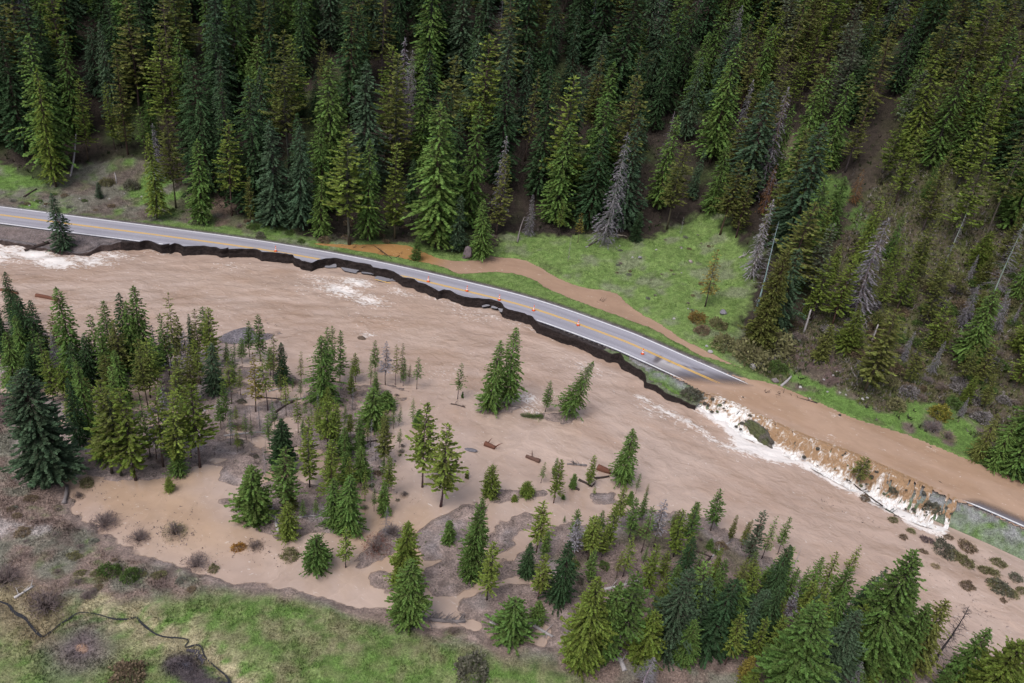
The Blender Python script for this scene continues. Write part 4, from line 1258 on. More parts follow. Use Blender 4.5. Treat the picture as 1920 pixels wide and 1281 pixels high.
trees(820, 780, 4.8, 'on the gravel bars mid-river', 'conifers on the gravel bars', [
 (30, 815, 60, P_, 'pine', 1.2), (470, 725, 435, Y_, 'pine', .9), (265, 560, 480, Y_, 'olive', 1.2), (800, 715, 585, Y_, 'pine', 1.6), (690, 765, 700, Y_, 'pine', 1.6), (930, 605, 410, T_, 'mid', 1.0), (1045, 555, 370, P_, 'mid', 1.0),
 (1045, 785, 385, P_, 'pine', .95), (1215, 645, 515, Y_, 'mid', 1.3), (1365, 640, 350, P_, 'pine', 1.0), (1650, 605, 105, S_, 'mid', 1.15, 'lone full green spruce beside a red-brown log at the river edge'), (1405, 725, 630, T_, 'pine', 1.2),
 (1130, 745, 700, Y_, 'mid', 1.4), (1135, 965, 890, T_, 'mid', 1.3), (95, 1135, 940, Y_, 'mid', 1.4), (890, 1230, 760, P_, 'pine', 1.1), (1195, 1260, 930, T_, 'grey', 1.1), (1340, 1230, 895, P_, 'pine', 1.2), (1450, 1100, 850, P_, 'mid', 1.0),
 (1510, 1230, 810, P_, 'pine', 1.0), (1600, 1005, 620, P_, 'pine', .9), (1720, 1110, 740, P_, 'mid', 1.1), (1820, 935, 680, P_, 'mid', 1.0), (1725, 790, 670, Y_, 'mid', 1.4), (1785, 700, 510, T_, 'mid', .9), (1875, 705, 600, T_, 'olive', 1.0)])
trees(640, 1000, 4.8, 'between the muddy side channels', 'conifers between the side channels', [
 (545, 500, -110, B_, 'pine', .72, 'tall broad yellow-green conifer by the muddy backwater, beside a fuller darker one'), (615, 795, 240, B_, 'mid', .95, 'full mid green conifer on the grassy bank, beside a taller yellow-green one'), (1165, 400, -325, B_, 'mid', .52), (1310, 600, 90, P_, 'pine', 1.1),
 (1510, 930, 580, Y_, 'mid', 1.7), (1660, 390, 80, S_, 'dark', 1.2), (1770, 590, 200, P_, 'pine', 1.2), (1750, 795, 600, Y_, 'mid', 1.2)])
trees(1000, 900, 4.8, 'on the wooded mud spit', 'pines on the wooded spit', [
 (90, 720, 450, P_, 'mid', 1.1), (215, 1080, 540, S_, 'dark', 1.1), (340, 745, 370, T_, 'grey', 1.1), (490, 720, 320, P_, 'pine', 1.2), (615, 695, 400, P_, 'pine', 1.0), (500, 920, 640, P_, 'mid', 1.2), (975, 645, 230, T_, 'mid', 1.0),
 (1085, 605, 190, T_, 'grey', 1.1), (1240, 440, 270, T_, 'mid', 1.0), (1260, 690, 270, P_, 'pine', 1.1), (1355, 660, 200, P_, 'mid', .9), (990, 745, 590, T_, 'mid', 1.2), (805, 870, 480, T_, 'pine', 1.1), (1350, 800, 480, P_, 'pine', .9),
 (1765, 555, 305, P_, 'olive', .8), (1880, 550, 370, P_, 'olive', .8), (745, 880, 640, T_, 'olive', 1.0), (1580, 620, 520, Y_, 'mid', 1.0)])
trees(1000, 1021, 4.8, 'along the grassy near bank', 'conifers along the near bank', [
 (400, 1095, 300, B_, 'pine', .72, 'broad yellow-green conifer at the edge of the near grass, twin with its right neighbour'), (590, 1020, 325, B_, 'mid', .68), (745, 1015, 290, P_, 'mid', 1.2), (925, 595, 360, Y_, 'mid', .9), (960, 1045, 600, Y_, 'pine', 1.2),
 (1180, 960, 220, B_, 'blue', .75), (1380, 760, 160, P_, 'mid', 1.2), (1420, 830, 310, S_, 'blue', 1.2), (1320, 1065, 660, B_, 'mid', .8), (1560, 960, 300, S_, 'dark', 1.3), (1690, 910, 330, S_, 'mid', 1.2), (1780, 960, 710, Y_, 'pine', 1.1),
 (1840, 920, 480, S_, 'blue', 1.3), (1480, 560, 170, T_, 'olive', 1.1), (1620, 500, 130, P_, 'mid', 1.0), (1760, 620, 160, T_, 'olive', 1.3), (1860, 620, 190, P_, 'pine', 1.1), (985, 1290, 1010, D_, 'grey', 2.6, 'low bare grey branching snag on the near grass')])
trees(1380, 940, 3.756, 'in the near grove by the river', 'conifers in the near grove', [
 (35, 330, 125, P_, 'olive', .8), (85, 420, 65, P_, 'pale', 1.0), (180, 405, 95, T_, 'mid', .9), (295, 370, 115, P_, 'mid', .8), (290, 600, 320, P_, 'mid', 1.3), (385, 520, 310, D_, 'grey', .8), (440, 650, 450, T_, 'mid', 1.1), (590, 650, 355, T_, 'pine', 1.4),
 (770, 535, 310, T_, 'pine', 1.3), (670, 800, 480, P_, 'mid', 1.5), (840, 1170, 335, B_, 'mid', .72, 'tallest broad green fir of the near grove beside the open river'), (330, 1390, 730, B_, 'mid', .95), (620, 1290, 760, B_, 'blue', .7), (1140, 800, 540, Y_, 'mid', 1.1), (1230, 1160, 690, S_, 'olive', 1.2),
 (1060, 1220, 710, B_, 'mid', .7), (1545, 1290, 900, S_, 'mid', 1.25), (1720, 1480, 990, B_, 'pine', 1.0), (120, 890, 610, S_, 'blue', 1.6), (230, 1120, 820, P_, 'pine', 1.2), (30, 720, 420, P_, 'olive', 1.2), (180, 640, 440, P_, 'mid', 1.3),
 (440, 830, 560, P_, 'pine', 1.2), (330, 880, 640, T_, 'grey', 1.2), (520, 850, 580, P_, 'pine', 1.2), (800, 1290, 1120, D_, 'grey', 2.2), (950, 1300, 1160, Y_, 'pine', .8), (60, 1240, 1090, Y_, 'gold', 1.4), (90, 1330, 1170, Y_, 'pine', 1.2), (10, 930, 640, S_, 'dark', 1.2), (1000, 1000, 560, S_, 'mid', 1.2), (1430, 1360, 1200, Y_, 'mid', 1.2),
 (1365, 1168, 735, D_, 'grey', 1.9, 'tall dead tree with charred-looking trunk standing at the river edge')])
# --- more of the slender pines crowding the islands
def infill(n, poly, kinds, hr, place, group, sp):
    P = np.array(poly, float); k = 0; tries = 0
    while k < n and tries < 4000:
        tries += 1
        px = random.uniform(P[:, 0].min(), P[:, 0].max()); py = random.uniform(P[:, 1].min(), P[:, 1].max())
        if not inside(P, np.array([px]), np.array([py]))[0]: continue
        b = ground(px, py)
        if min((b[0] - q[0]) ** 2 + (b[1] - q[1]) ** 2 for q in PLANTED) < sp * sp: continue
        kind, tk = random.choice(kinds)
        plant(NICE[kind], kind, tk, b, random.uniform(*hr), random.uniform(.95, 1.3), LOOK[(kind, tk)] + ' ' + place, 'tree', group + ': ' + LOOK[(kind, tk)], None, None, 'grey' if kind == G_ else 'live')
        k += 1
infill(15, [(20, 640), (120, 660), (300, 680), (400, 690), (400, 800), (280, 830), (150, 830), (60, 760)], [(S_, 'dark'), (S_, 'mid'), (P_, 'olive'), (P_, 'mid'), (T_, 'mid'), (P_, 'pine')], (6, 12), 'crowded on the upstream island', 'infill trees of the upstream island', 2.0)
infill(20, [(400, 690), (540, 700), (640, 730), (640, 830), (420, 860)], [(T_, 'mid'), (T_, 'pine'), (P_, 'mid'), (T_, 'olive')], (3, 7), 'scattered over the mud flats', 'infill pines of the mud flats', 2.0)
infill(20, [(560, 780), (740, 780), (730, 950), (640, 960)], [(T_, 'mid'), (T_, 'pine'), (P_, 'pine'), (Y_, 'mid')], (3, 7), 'among the drowned pines', 'infill pines in the shallows', 2.0)
infill(10, [(1060, 1000), (1320, 985), (1420, 1060), (1400, 1130), (1060, 1110)], [(T_, 'mid'), (P_, 'pine'), (P_, 'mid'), (T_, 'olive'), (P_, 'olive')], (4, 7), 'crowded on the wooded spit', 'infill pines of the spit', 2.0)
infill(24, [(1210, 1110), (1420, 1090), (1540, 1140), (1680, 1210), (1700, 1281), (1250, 1240)], [(S_, 'dark'), (S_, 'mid'), (P_, 'mid'), (S_, 'blue'), (P_, 'pine')], (6, 10.5), 'packed into the near grove', 'infill trees of the near grove', 2.0)
infill(22, [(420, 700), (640, 730), (740, 780), (720, 950), (600, 880), (420, 860)], [(D_, 'grey')], (1.5, 5), 'sticking out of the mud flats', 'dead sticks of the mud flats', 1.2)
infill(26, [(1480, 600), (1560, 540), (1640, 500), (1910, 470), (1915, 740), (1840, 780), (1700, 730), (1600, 690)], [(Y_, 'olive'), (Y_, 'pine'), (P_, 'olive'), (P_, 'pine'), (G_, 'grey')], (4, 8.5), 'in the thicket of the downstream slope', 'thicket trees of the downstream slope', 2.0)
# --- trees standing in the river
trees(0, 0, 1, 'standing in the river', None, [
 (915, 768, 637, S_, 'mid', 1.05, 'left of two tall spruces on a small debris islet in the river'), (950, 757, 613, S_, 'mid', 1.0, 'taller right one of two spruces on a small debris islet in the river'),
 (858, 749, 681, T_, 'mid', 1.1, 'small thin pine standing alone in the river upstream of the tall pair'), (867, 746, 733, Y_, 'mid', 1.0, 'tiny seedling in the river beside a small thin pine'),
 (1058, 778, 672, S_, 'mid', 1.15, 'leaning spruce undermined by the river current', (math.radians(17), 0.25)), (1022, 773, 712, P_, 'mid', 1.0, 'slim small pine in the river next to the leaning spruce'),
 (1018, 784, 748, Y_, 'mid', 1.0, 'toppled green spruce lying along the river surface', (math.radians(82), 3.25)),
 (1608, 905, 858, T_, 'olive', 2.6, 'lone ragged pine growing in the foaming cascade slope'),
 (120, 472, 362, S_, 'blue', 1.15, 'lone bluish spruce between the road and the river'),
 (780, 489, 441, Y_, 'mid', .95, 'young conifer standing in the orange ditch water'), (187, 371, 340, Y_, 'blue', 1.0, 'small bluish seedling on the sagebrush bank above the road')])
# --- hillside front rows and landmarks
trees(0, 0, 1, 'on the forest edge above the road', 'trees on the forest edge', [
 (105, 350, 130, I_, 'pine', 1.0), (295, 410, 250, I_, 'pine', 1.2), (375, 419, 262, S_, 'mid', 1.1), (165, 302, 148, P_, 'pine', .8), (50, 285, 60, S_, 'dark', 1.1), (240, 290, 100, P_, 'olive', .8), (215, 280, 155, P_, 'pine', .8), (330, 390, 210, P_, 'olive', .9), (435, 405, 225, P_, 'pine', 1.0),
 (275, 300, 200, P_, 'mid', .9), (515, 425, 225, S_, 'blue', 1.1), (565, 430, 235, S_, 'blue', 1.0), (600, 442, 335, S_, 'mid', 1.1), (655, 457, 245, P_, 'pine', 1.3), (690, 450, 260, S_, 'mid', .9), (740, 448, 270, P_, 'pine', 1.0), (815, 462, 195, S_, 'mid', 1.25), (855, 470, 365, S_, 'blue', 1.1),
 (902, 486, 375, S_, 'mid', 1.25), (930, 440, 290, P_, 'olive', 1.0), (1040, 420, 230, S_, 'mid', 1.1), (1100, 425, 240, S_, 'dark', 1.2), (1165, 425, 215, S_, 'pale' if False else 'blue', 1.1), (1155, 430, 300, G_, 'grey', 1.0), (990, 442, 365, G_, 'grey', 1.2), (1047, 440, 385, T_, 'pine', 1.3), (1083, 455, 400, T_, 'gold', 1.2),
 (1190, 452, 395, Y_, 'dark', 1.1), (1250, 430, 270, P_, 'olive', 1.1), (1330, 400, 265, S_, 'mid', 1.0), (1065, 490, 440, D_, 'grey', .7), (1275, 440, 405, D_, 'grey', .8), (1380, 445, 318, P_, 'olive', 1.1), (1350, 440, 300, P_, 'olive', 1.2), (1322, 575, 467, T_, 'gold', 1.3), (1437, 465, 335, P_, 'olive', 1.2), (1415, 655, 465, B_, 'olive', .62), (1465, 575, 382, P_, 'olive', 1.3), (1515, 565, 420, P_, 'pale', 1.2),
 (1520, 602, 480, P_, 'pine', 1.2), (1560, 612, 487, P_, 'pine', 1.3), (1535, 675, 607, Y_, 'olive', 1.2), (1600, 590, 410, G_, 'grey', 1.3), (1620, 735, 580, P_, 'olive', 1.5), (1678, 585, 488, P_, 'pine', 1.2), (1740, 660, 565, P_, 'pine', 1.2), (1760, 665, 595, P_, 'pine', 1.2), (1800, 615, 535, G_, 'grey', 1.6), (1865, 620, 560, G_, 'grey', 1.6),
 (1860, 560, 415, D_, 'grey', 1.2), (1905, 540, 420, D_, 'grey', 1.3), (1770, 500, 400, D_, 'grey', 1.1), (1380, 275, 150, G_, 'grey', 1.0), (1480, 540, 335, S_, 'mid', 1.0), (1830, 860, 775, S_, 'olive', 1.0), (1860, 880, 790, S_, 'mid', 1.1), (1895, 890, 755, S_, 'mid', 1.2), (1925, 900, 790, S_, 'dark', 1.2), (1950, 905, 760, S_, 'dark', 1.2),
 (1885, 860, 700, S_, 'mid', 1.2), (1640, 700, 600, P_, 'olive', 1.1), (1700, 720, 640, P_, 'olive', 1.2), (1830, 720, 640, P_, 'olive', 1.2), (1500, 285, 205, P_, 'mid', 1.0), (1800, 780, 745, G_, 'grey', 1.3), (235, 90, 22, G_, 'grey', .9), (915, 60, 5, D_, 'grey', .6),
 (1430, 400, 310, G_, 'rust', 1.1) , (1500, 370, 300, I_, 'rust', 1.3), (1600, 380, 318, G_, 'rust', 1.5), (470, 420, 330, P_, 'olive', .9), (770, 200, 95, G_, 'grey', 1.1)])

# --- fill of the hillside forest
CLEAR = [[(910, 500), (915, 468), (960, 440), (1010, 440), (1080, 452), (1140, 462), (1190, 458), (1230, 440), (1300, 412), (1345, 420), (1370, 470), (1330, 560), (1300, 620), (1340, 690), (1280, 650)],
         [(-300, 340), (0, 305), (90, 355), (140, 330), (180, 312), (280, 305), (300, 350), (345, 400), (500, 440), (640, 470), (0, 420), (-300, 380)],
         [(1462, 285), (1480, 255), (1540, 240), (1590, 255), (1560, 300), (1500, 305)], [(1535, 340), (1580, 320), (1600, 360), (1570, 410), (1530, 390)],
         [(1400, 690), (1460, 680), (1490, 630), (1570, 650), (1610, 730), (1700, 770), (1790, 770), (1850, 790), (1850, 870), (1600, 800), (1400, 730)],
         [(1000, 480), (1380, 440), (1420, 600), (1440, 700), (1320, 680)]]
def in_clear(p):
    X = np.array([p[0]]); Y = np.array([p[1]])
    return any(inside(np.array(P, float), X, Y)[0] for P in CLEAR)
cand = rng.uniform([-210, 110], [230, 330], (14000, 2))
n_fill = 0
cz_ = hz(cand[:, 0], cand[:, 1]); cdf = hz(cand[:, 0], cand[:, 1], DF)
cpx = project(np.c_[cand, cz_])
FILLMAX = 680
for i in range(len(cand)):
    x, y = cand[i]
    if cdf[i] < 2.5 or n_fill >= FILLMAX: continue
    px, py = cpx[i]
    if not (-200 < px < 2160 and -70 < py < 1010): continue
    if (px < -20 or px > 1940 or py < -10) and random.random() < .45: continue
    if in_clear((px, py)): continue
    sp = 5.0 if px < 1350 else 4.1
    if px > 1500 and py > 480: sp = 3.1
    d2 = [(x - q[0]) ** 2 + (y - q[1]) ** 2 for q in PLANTED[-900:]]
    if d2 and min(d2) < sp * sp * random.uniform(.75, 1.6): continue
    rightness = smooth(1200, 1500, px + (300 - py) * 0.35)
    u = random.random()
    if random.random() > rightness:
        kind, tk = random.choices([(S_, 'dark'), (S_, 'blue'), (S_, 'mid'), (I_, 'dark'), (I_, 'blue'), (I_, 'mid'), (P_, 'olive'), (P_, 'pine'), (G_, 'grey'), (D_, 'grey'), (T_, 'olive')],
                                  [22, 13, 14, 12, 6, 8, 8, 6, 4, 2, 3])[0]
        h = random.uniform(19, 29)
    else:
        kind, tk = random.choices([(P_, 'olive'), (P_, 'pine'), (P_, 'pale'), (S_, 'mid'), (S_, 'dark'), (S_, 'blue'), (I_, 'mid'), (I_, 'pine'), (T_, 'olive'), (G_, 'grey'), (D_, 'grey')],
                                  [26, 16, 7, 12, 8, 6, 7, 6, 5, 5, 2])[0]
        h = random.uniform(14, 23)
    if px > 1480 and py > 480: h *= 0.62
    if kind == G_: h *= .85
    if kind == D_: h *= .6
    if random.random() < .12: h *= .55
    base = (x, y, float(cz_[i]))
    wf = random.uniform(.9, 1.35) * (1.12 if rightness > .5 else 1)
    place = 'in the dense forest on the hillside' if rightness < .5 else 'on the open wooded slope downstream'
    grp = 'trees of the dense hillside forest' if rightness < .5 else 'trees of the downstream slope'
    plant(NICE[kind], kind, tk, base, h, wf, LOOK[(kind, tk)] + ' ' + place, 'tree', grp + ': ' + LOOK[(kind, tk)], None, None, 'white' if kind == D_ else ('grey' if kind == G_ else 'live'))
    n_fill += 1
print('fill', n_fill, 'planted', len(PLANTED))

for o in COL.objects:
    if o.parent and 'charred-looking' in o.parent.get('label', ''):
        o.color = (.06, .052, .055, 1)
# ------------------------------------------------------------------ labels that single trees out
def size_word(h, kind):
    if kind == 'y': return ''
    return 'short' if h < 10 else 'medium-height' if h < 17 else 'tall' if h < 24 else 'very tall'
TREES = [o for o in COL.objects if o.type == 'EMPTY' and o.get('category') == 'tree']
TP_ = np.array([(o.location.x, o.location.y) for o in TREES])
ODD = [i for i, o in enumerate(TREES) if any(w in o['label'] for w in ('grey dead', 'rust', 'golden', 'yellowing', 'fine grey'))]
for i, o in enumerate(TREES):
    if 'group' not in o: continue
    l = o['label']
    h = o.scale[2]; w = o.scale[0] / h
    sw1 = size_word(h, '')
    if not l.startswith('young') and sw1:
        l = sw1 + ' ' + l
    if w > 1.22 and 'broad' not in l: l = 'wide ' + l
    elif w < 0.93 and 'slender' not in l and 'thin' not in l: l = 'narrow ' + l
    odd = [j for j in ODD if j != i and np.hypot(*(TP_[i] - TP_[j])) < 6.0]
    if odd and len(l.split()) <= 11:
        q = TREES[odd[0]]['label']
        l += ' beside a ' + ('rust-brown tree' if 'rust' in q else 'golden tree' if ('gold' in q or 'yellowing' in q) else 'dead grey tree')
    o['_nl'] = l
def short(lab):
    for w in ('bluish green', 'dark green', 'mid green', 'olive', 'yellow-green', 'golden', 'pale', 'grey', 'rust-brown', 'blue-green', 'green'):
        if w in lab:
            for k in ('spruce', 'pine', 'fir', 'conifer'):
                if k in lab: return w + ' ' + k
    return None
_c0 = Counter(o['_nl'] for o in TREES if '_nl' in o)
for i, o in enumerate(TREES):
    if '_nl' in o:
        l = o['_nl']
        if _c0[l] > 1 and ' beside ' not in l:
            d = np.hypot(TP_[:, 0] - TP_[i, 0], TP_[:, 1] - TP_[i, 1]); d[i] = 1e9
            j = int(np.argmin(d))
            q = short(TREES[j]['label']) if d[j] < 9 else None
            if q and len(l.split()) + 2 + len(q.split()) <= 16:
                l += (' beside an ' if q[0] in 'aeiou' else ' beside a ') + q
        o['_fl'] = l
for o in TREES:
    if '_nl' in o:
        o['label'] = ' '.join(o['_fl'].split()[:16])
        del o['_nl']; del o['_fl']
_cnt = Counter(o['label'] for o in TREES)
for o in TREES:
    if 'group' in o:
        o['group'] = o['label'] if _cnt[o['label']] > 1 else o['group']

# ------------------------------------------------------------------ shrubs
def shrub(px, py, wpx, tk, label, bare=False, group=None, flat_=1.0, base=None):
    b = ground(px, py) if base is None else base
    sl_ = np.linalg.norm(np.array(b) - CAM)
    rad = wpx / 2 / (F / sl_) if base is None else wpx
    lib = BARE if bare else SHRUB
    sm, fm = random.choice(lib)
    root = bpy.data.objects.new('bare_shrub' if bare else 'shrub', None)
    COL.objects.link(root)
    root.location = (b[0], b[1], b[2] - 0.04)
    root.rotation_euler = (0, 0, random.uniform(0, 6.28))
    rad *= 1.15
    root.scale = (rad, rad * random.uniform(.8, 1.1), rad * flat_)
    root['label'] = label; root['category'] = 'shrub'
    if group: root['group'] = group
    a = bpy.data.objects.new('stems', sm); a.parent = root; a.color = ((.24, .19, .18, 1) if bare else (.12, .09, .085, 1)); COL.objects.link(a)
    c = bpy.data.objects.new('foliage', fm); c.parent = root; c.color = tint(tk) if tk in TINT else (*tk, 1); COL.objects.link(c)
    return root
BR, PU, TAN, OLV, GRN, DK = (.20, .15, .10), (.20, .15, .15), (.36, .29, .19), (.20, .19, .095), (.10, .155, .045), (.16, .155, .115)
for bx, by, w_, c_ in ((350, 455, 90, OLV), (510, 555, 80, OLV), (440, 610, 85, BR), (650, 635, 100, PU), (800, 720, 200, DK), (900, 770, 120, OLV), (1000, 830, 130, OLV), (1010, 695, 130, BR), (730, 870, 80, TAN),
                       (1290, 840, 110, OLV), (1170, 900, 100, OLV), (1250, 925, 90, OLV), (1310, 1070, 170, DK), (1250, 1030, 120, OLV), (1440, 975, 120, DK), (1010, 1040, 110, BR), (1500, 1090, 100, OLV), (1400, 1110, 110, OLV), (620, 735, 70, BR), (850, 610, 70, BR), (1330, 1170, 60, BR)):
    nm = {OLV: 'olive', BR: 'brown', PU: 'purplish brown', DK: 'dark grey-green', TAN: 'tan'}[c_]
    shrub(1600 + bx / 4.744, 880 + by / 4.744, w_ / 4.744 * .9, c_, nm + ' willow shrub half drowned in the river below the grassy road slope', group='drowned shrubs, ' + nm, flat_=.8)
for px, py, w_, c_, bare, lab in (
    (1746, 955, 27, DK, False, 'dark green bush clinging to the cascade slope'), (1676, 925, 19, DK, False, 'small dark bush on the rocky part of the cascade'), (1620, 935, 17, BR, False, 'brown bush at the foot of the cascade by the ragged pine'),
    (1296, 742, 34, DK, False, 'dense dark bush on the grass wedge where the cascade begins'),
    (885, 1262, 62, DK, False, 'big round dark grey bush on the near green grass'), (240, 1272, 52, BR, False, 'brown low bush on the near meadow edge'), (85, 1140, 62, PU, True, 'large leafless purple-brown willow beside the creek bend'),
    (165, 1120, 26, PU, True, 'small leafless purple-brown willow above the creek'), (12, 1090, 45, PU, True, 'leafless willow thicket by the pale fallen log'), (245, 1082, 34, GRN, False, 'green and brown bush on the dry brush flat, right of its twin'), (206, 1074, 34, GRN, False, 'green bush on the dry brush flat, left of its twin'),
    (850, 1186, 22, BR, True, 'small leafless bush on the near bank under the brush pile'), (15, 790, 45, PU, True, 'purple-brown leafless thicket behind the huge fir'), (8, 760, 34, PU, True, 'purple-brown leafless shrub by the orange mud strip'),
    (1406, 672, 66, OLV, False, 'olive juniper-like shrub above the ditch, left of a larger one'), (1448, 652, 74, OLV, False, 'large olive juniper-like shrub under the big olive conifer'), (1356, 648, 48, OLV, False, 'olive shrub at the corner of the green meadow'), (1460, 694, 34, GRN, False, 'low green shrub above the white log at the flood edge'),
    (1308, 600, 32, (.22, .15, .05), False, 'orange-tinged shrub at the foot of the golden pine'), (1316, 622, 26, BR, False, 'brown shrub below the orange-tinged shrub on the meadow'), (1347, 612, 32, OLV, False, 'olive shrub beside the grey boulder on the meadow edge'), (1489, 636, 28, (.25, .22, .2), True, 'pale grey leafless shrub above the brown clearing'),
    (1760, 778, 38, (.26, .24, .05), False, 'bright yellow-green willow shrub on the flood-side grass'), (1746, 804, 34, (.2, .18, .2), True, 'grey leafless shrub below the bright yellow willow'), (1680, 762, 30, OLV, False, 'olive-brown shrub on the green bank'), (1777, 822, 28, TAN, True, 'straw-coloured dead shrub under the yellow willow'),
    (247, 352, 28, DK, False, 'dark shrub on the sagebrush bank above the road'), (200, 345, 22, OLV, False, 'low olive shrub on the sagebrush bank above the road'),
    (330, 1000, 40, OLV, True, 'brown twiggy shrub drowned in the muddy backwater'), (195, 985, 48, PU, True, 'purple twiggy shrub drowned at the backwater shore'), (262, 1012, 34, PU, True, 'sparse purple twigs standing in the backwater'), (368, 1060, 40, PU, True, 'low purple twigs in the backwater by the lower shore'),
    (400, 1068, 18, OLV, False, 'small olive tuft in the backwater by the lower shore'), (448, 1028, 22, (.35, .19, .05), False, 'orange dead shrub standing in the backwater'), (478, 1026, 28, BR, True, 'brown twigs beside the orange dead shrub'), (543, 1044, 28, OLV, False, 'olive shrub in the backwater near the lone young conifer'),
    (163, 908, 24, OLV, False, 'olive shrub in the mud below the huge fir'), (148, 932, 18, BR, True, 'small twiggy clump in the mud below the huge fir'), (705, 1030, 50, (.2, .07, .045), True, 'rust-red dead brush heaped on a mud bar'), (735, 1000, 40, (.24, .22, .22), True, 'grey dead brush heaped on a mud bar'),
    (127, 898, 14, (.30, .28, .04), False, 'tiny yellow-green shrub beside the huge fir')):
    shrub(px, py, w_, c_, lab, bare)
# scattered understory on the open slope and the marsh
def scatter_shrubs(n, poly, cols, rr, lab, grp, bare=.2, flat_=.8):
    k = 0
    P = np.array(poly, float)
    while k < n:
        px = random.uniform(P[:, 0].min(), P[:, 0].max()); py = random.uniform(P[:, 1].min(), P[:, 1].max())
        if not inside(P, np.array([px]), np.array([py]))[0]: continue
        b = ground(px, py)
        nm, c_ = random.choice(cols)
        isb = random.random() < bare
        shrub(px, py, random.uniform(*rr), c_, ('leafless ' if isb else '') + nm + ' ' + lab, isb, grp + ': ' + ('leafless ' if isb else '') + nm, flat_, base=b)
        k += 1
scatter_shrubs(150, [(1480, 600), (1560, 560), (1640, 540), (1900, 480), (1915, 760), (1840, 790), (1700, 740), (1600, 700), (1500, 640)], [('olive shrub', OLV), ('green shrub', GRN), ('grey shrub', (.22, .2, .2)), ('brown shrub', BR)], (.6, 1.7), 'in the undergrowth of the downstream slope', 'undergrowth of the downstream slope', .35)
scatter_shrubs(50, [(400, 440), (600, 460), (900, 470), (960, 430), (900, 400), (500, 400)], [('green shrub', GRN), ('brown shrub', BR), ('dark shrub', DK)], (.5, 1.3), 'under the first trees above the road', 'undergrowth at the forest edge')
scatter_shrubs(45, [(60, 700), (420, 690), (560, 720), (760, 740), (740, 830), (560, 850), (400, 870), (120, 870)], [('dark shrub', DK), ('green shrub', GRN), ('brown shrub', BR)], (.25, .7), 'on the flooded island mud', 'small shrubs on the island mud', .5)
scatter_shrubs(40, [(600, 780), (760, 760), (760, 960), (640, 960)], [('dark shrub', DK), ('green shrub', GRN), ('brown shrub', BR)], (.2, .6), 'among the drowned pines', 'small shrubs among the drowned pines', .5)
scatter_shrubs(50, [(1030, 1000), (1330, 990), (1480, 1090), (1500, 1200), (1250, 1200), (1040, 1110)], [('dark shrub', DK), ('green shrub', GRN), ('brown shrub', BR)], (.25, .8), 'on the floor of the wooded spit', 'small shrubs on the spit', .4)
scatter_shrubs(30, [(0, 930), (110, 930), (200, 1020), (400, 1090), (380, 1110), (150, 1110), (0, 1060)], [('brown shrub', BR), ('grey sagebrush', (.22, .22, .18)), ('olive shrub', OLV)], (.3, .8), 'on the dry brush flat by the backwater', 'brush on the dry flat', .4, .6)
scatter_shrubs(22, [(0, 340), (100, 360), (300, 370), (420, 420), (300, 405), (0, 385)], [('grey sagebrush', (.2, .2, .17)), ('brown shrub', BR), ('green shrub', GRN)], (.3, .7), 'on the bank above the road', 'brush on the road bank', .2, .6)
scatter_shrubs(26, [(1120, 480), (1300, 420), (1370, 480), (1320, 620), (1200, 560)], [('grey sagebrush', (.2, .2, .17)), ('brown shrub', BR)], (.25, .55), 'on the green hillside meadow', 'brush on the meadow', .3, .6)

# ------------------------------------------------------------------ logs and driftwood
def log(p0, p1, r_, c_, label, branches=0, z0=None, z1=None, root_end=False, name='log', bl=1.6):
    A = ground(*p0); B = ground(*p1)
    A[2] += r_ * .5 if z0 is None else z0
    B[2] += r_ * .5 if z1 is None else z1
    L = np.linalg.norm(B - A)
    d = (B - A) / L
    acc = Acc(); u = np.linspace(0, 1, 6)
    side = np.cross(d, [0, 0, 1.]); side /= np.linalg.norm(side) + 1e-9
    P = A + (B - A) * u[:, None] + side * (np.sin(u * 3.1) * random.uniform(-.03, .03) * L)[:, None]
    P0 = P - A
    rad = r_ * (1 - .35 * u) * np.random.default_rng(int(p0[0])).uniform(.88, 1.1, 6)
    if root_end: rad[0] *= 1.6
    acc.tube(P0, rad, 8)
    o = link(name, acc.mesh(name, [MAT_BARK], True), loc=A, label=label, cat='log')
    o.color = (*c_, 1)
    if branches:
        for k in range(branches):
            a2 = Acc()
            q = A * 0 + (B - A) * random.uniform(.12, .97)
            dv = side * random.uniform(-1, 1) + np.array([0, 0, random.uniform(.1, .9)]) + d * random.uniform(.1, .8)
            dv /= np.linalg.norm(dv); l_ = random.uniform(.4, 1) * bl
            mid = q + dv * l_ * .5 + np.array([0, 0, random.uniform(-.1, .1)])
            e = q + dv * l_ + np.array([0, 0, -.12 * l_])
            a2.tube([q, mid, e], [r_ * .22 + .012, r_ * .16 + .01, .012], 4)
            for j in range(2):
                w0 = q + (e - q) * random.uniform(.4, .8); w1 = w0 + np.array([random.gauss(0, .3), random.gauss(0, .3), random.gauss(0, .15)]) * l_
                a2.tube([w0, w1], [.018, .008], 3)
            b = link('branch', a2.mesh('branch', [MAT_BARK], True), o)
            b.color = o.color
    return o
GW, GD, RD, DB = (.36, .335, .34), (.20, .175, .175), (.15, .066, .045), (.055, .04, .037)
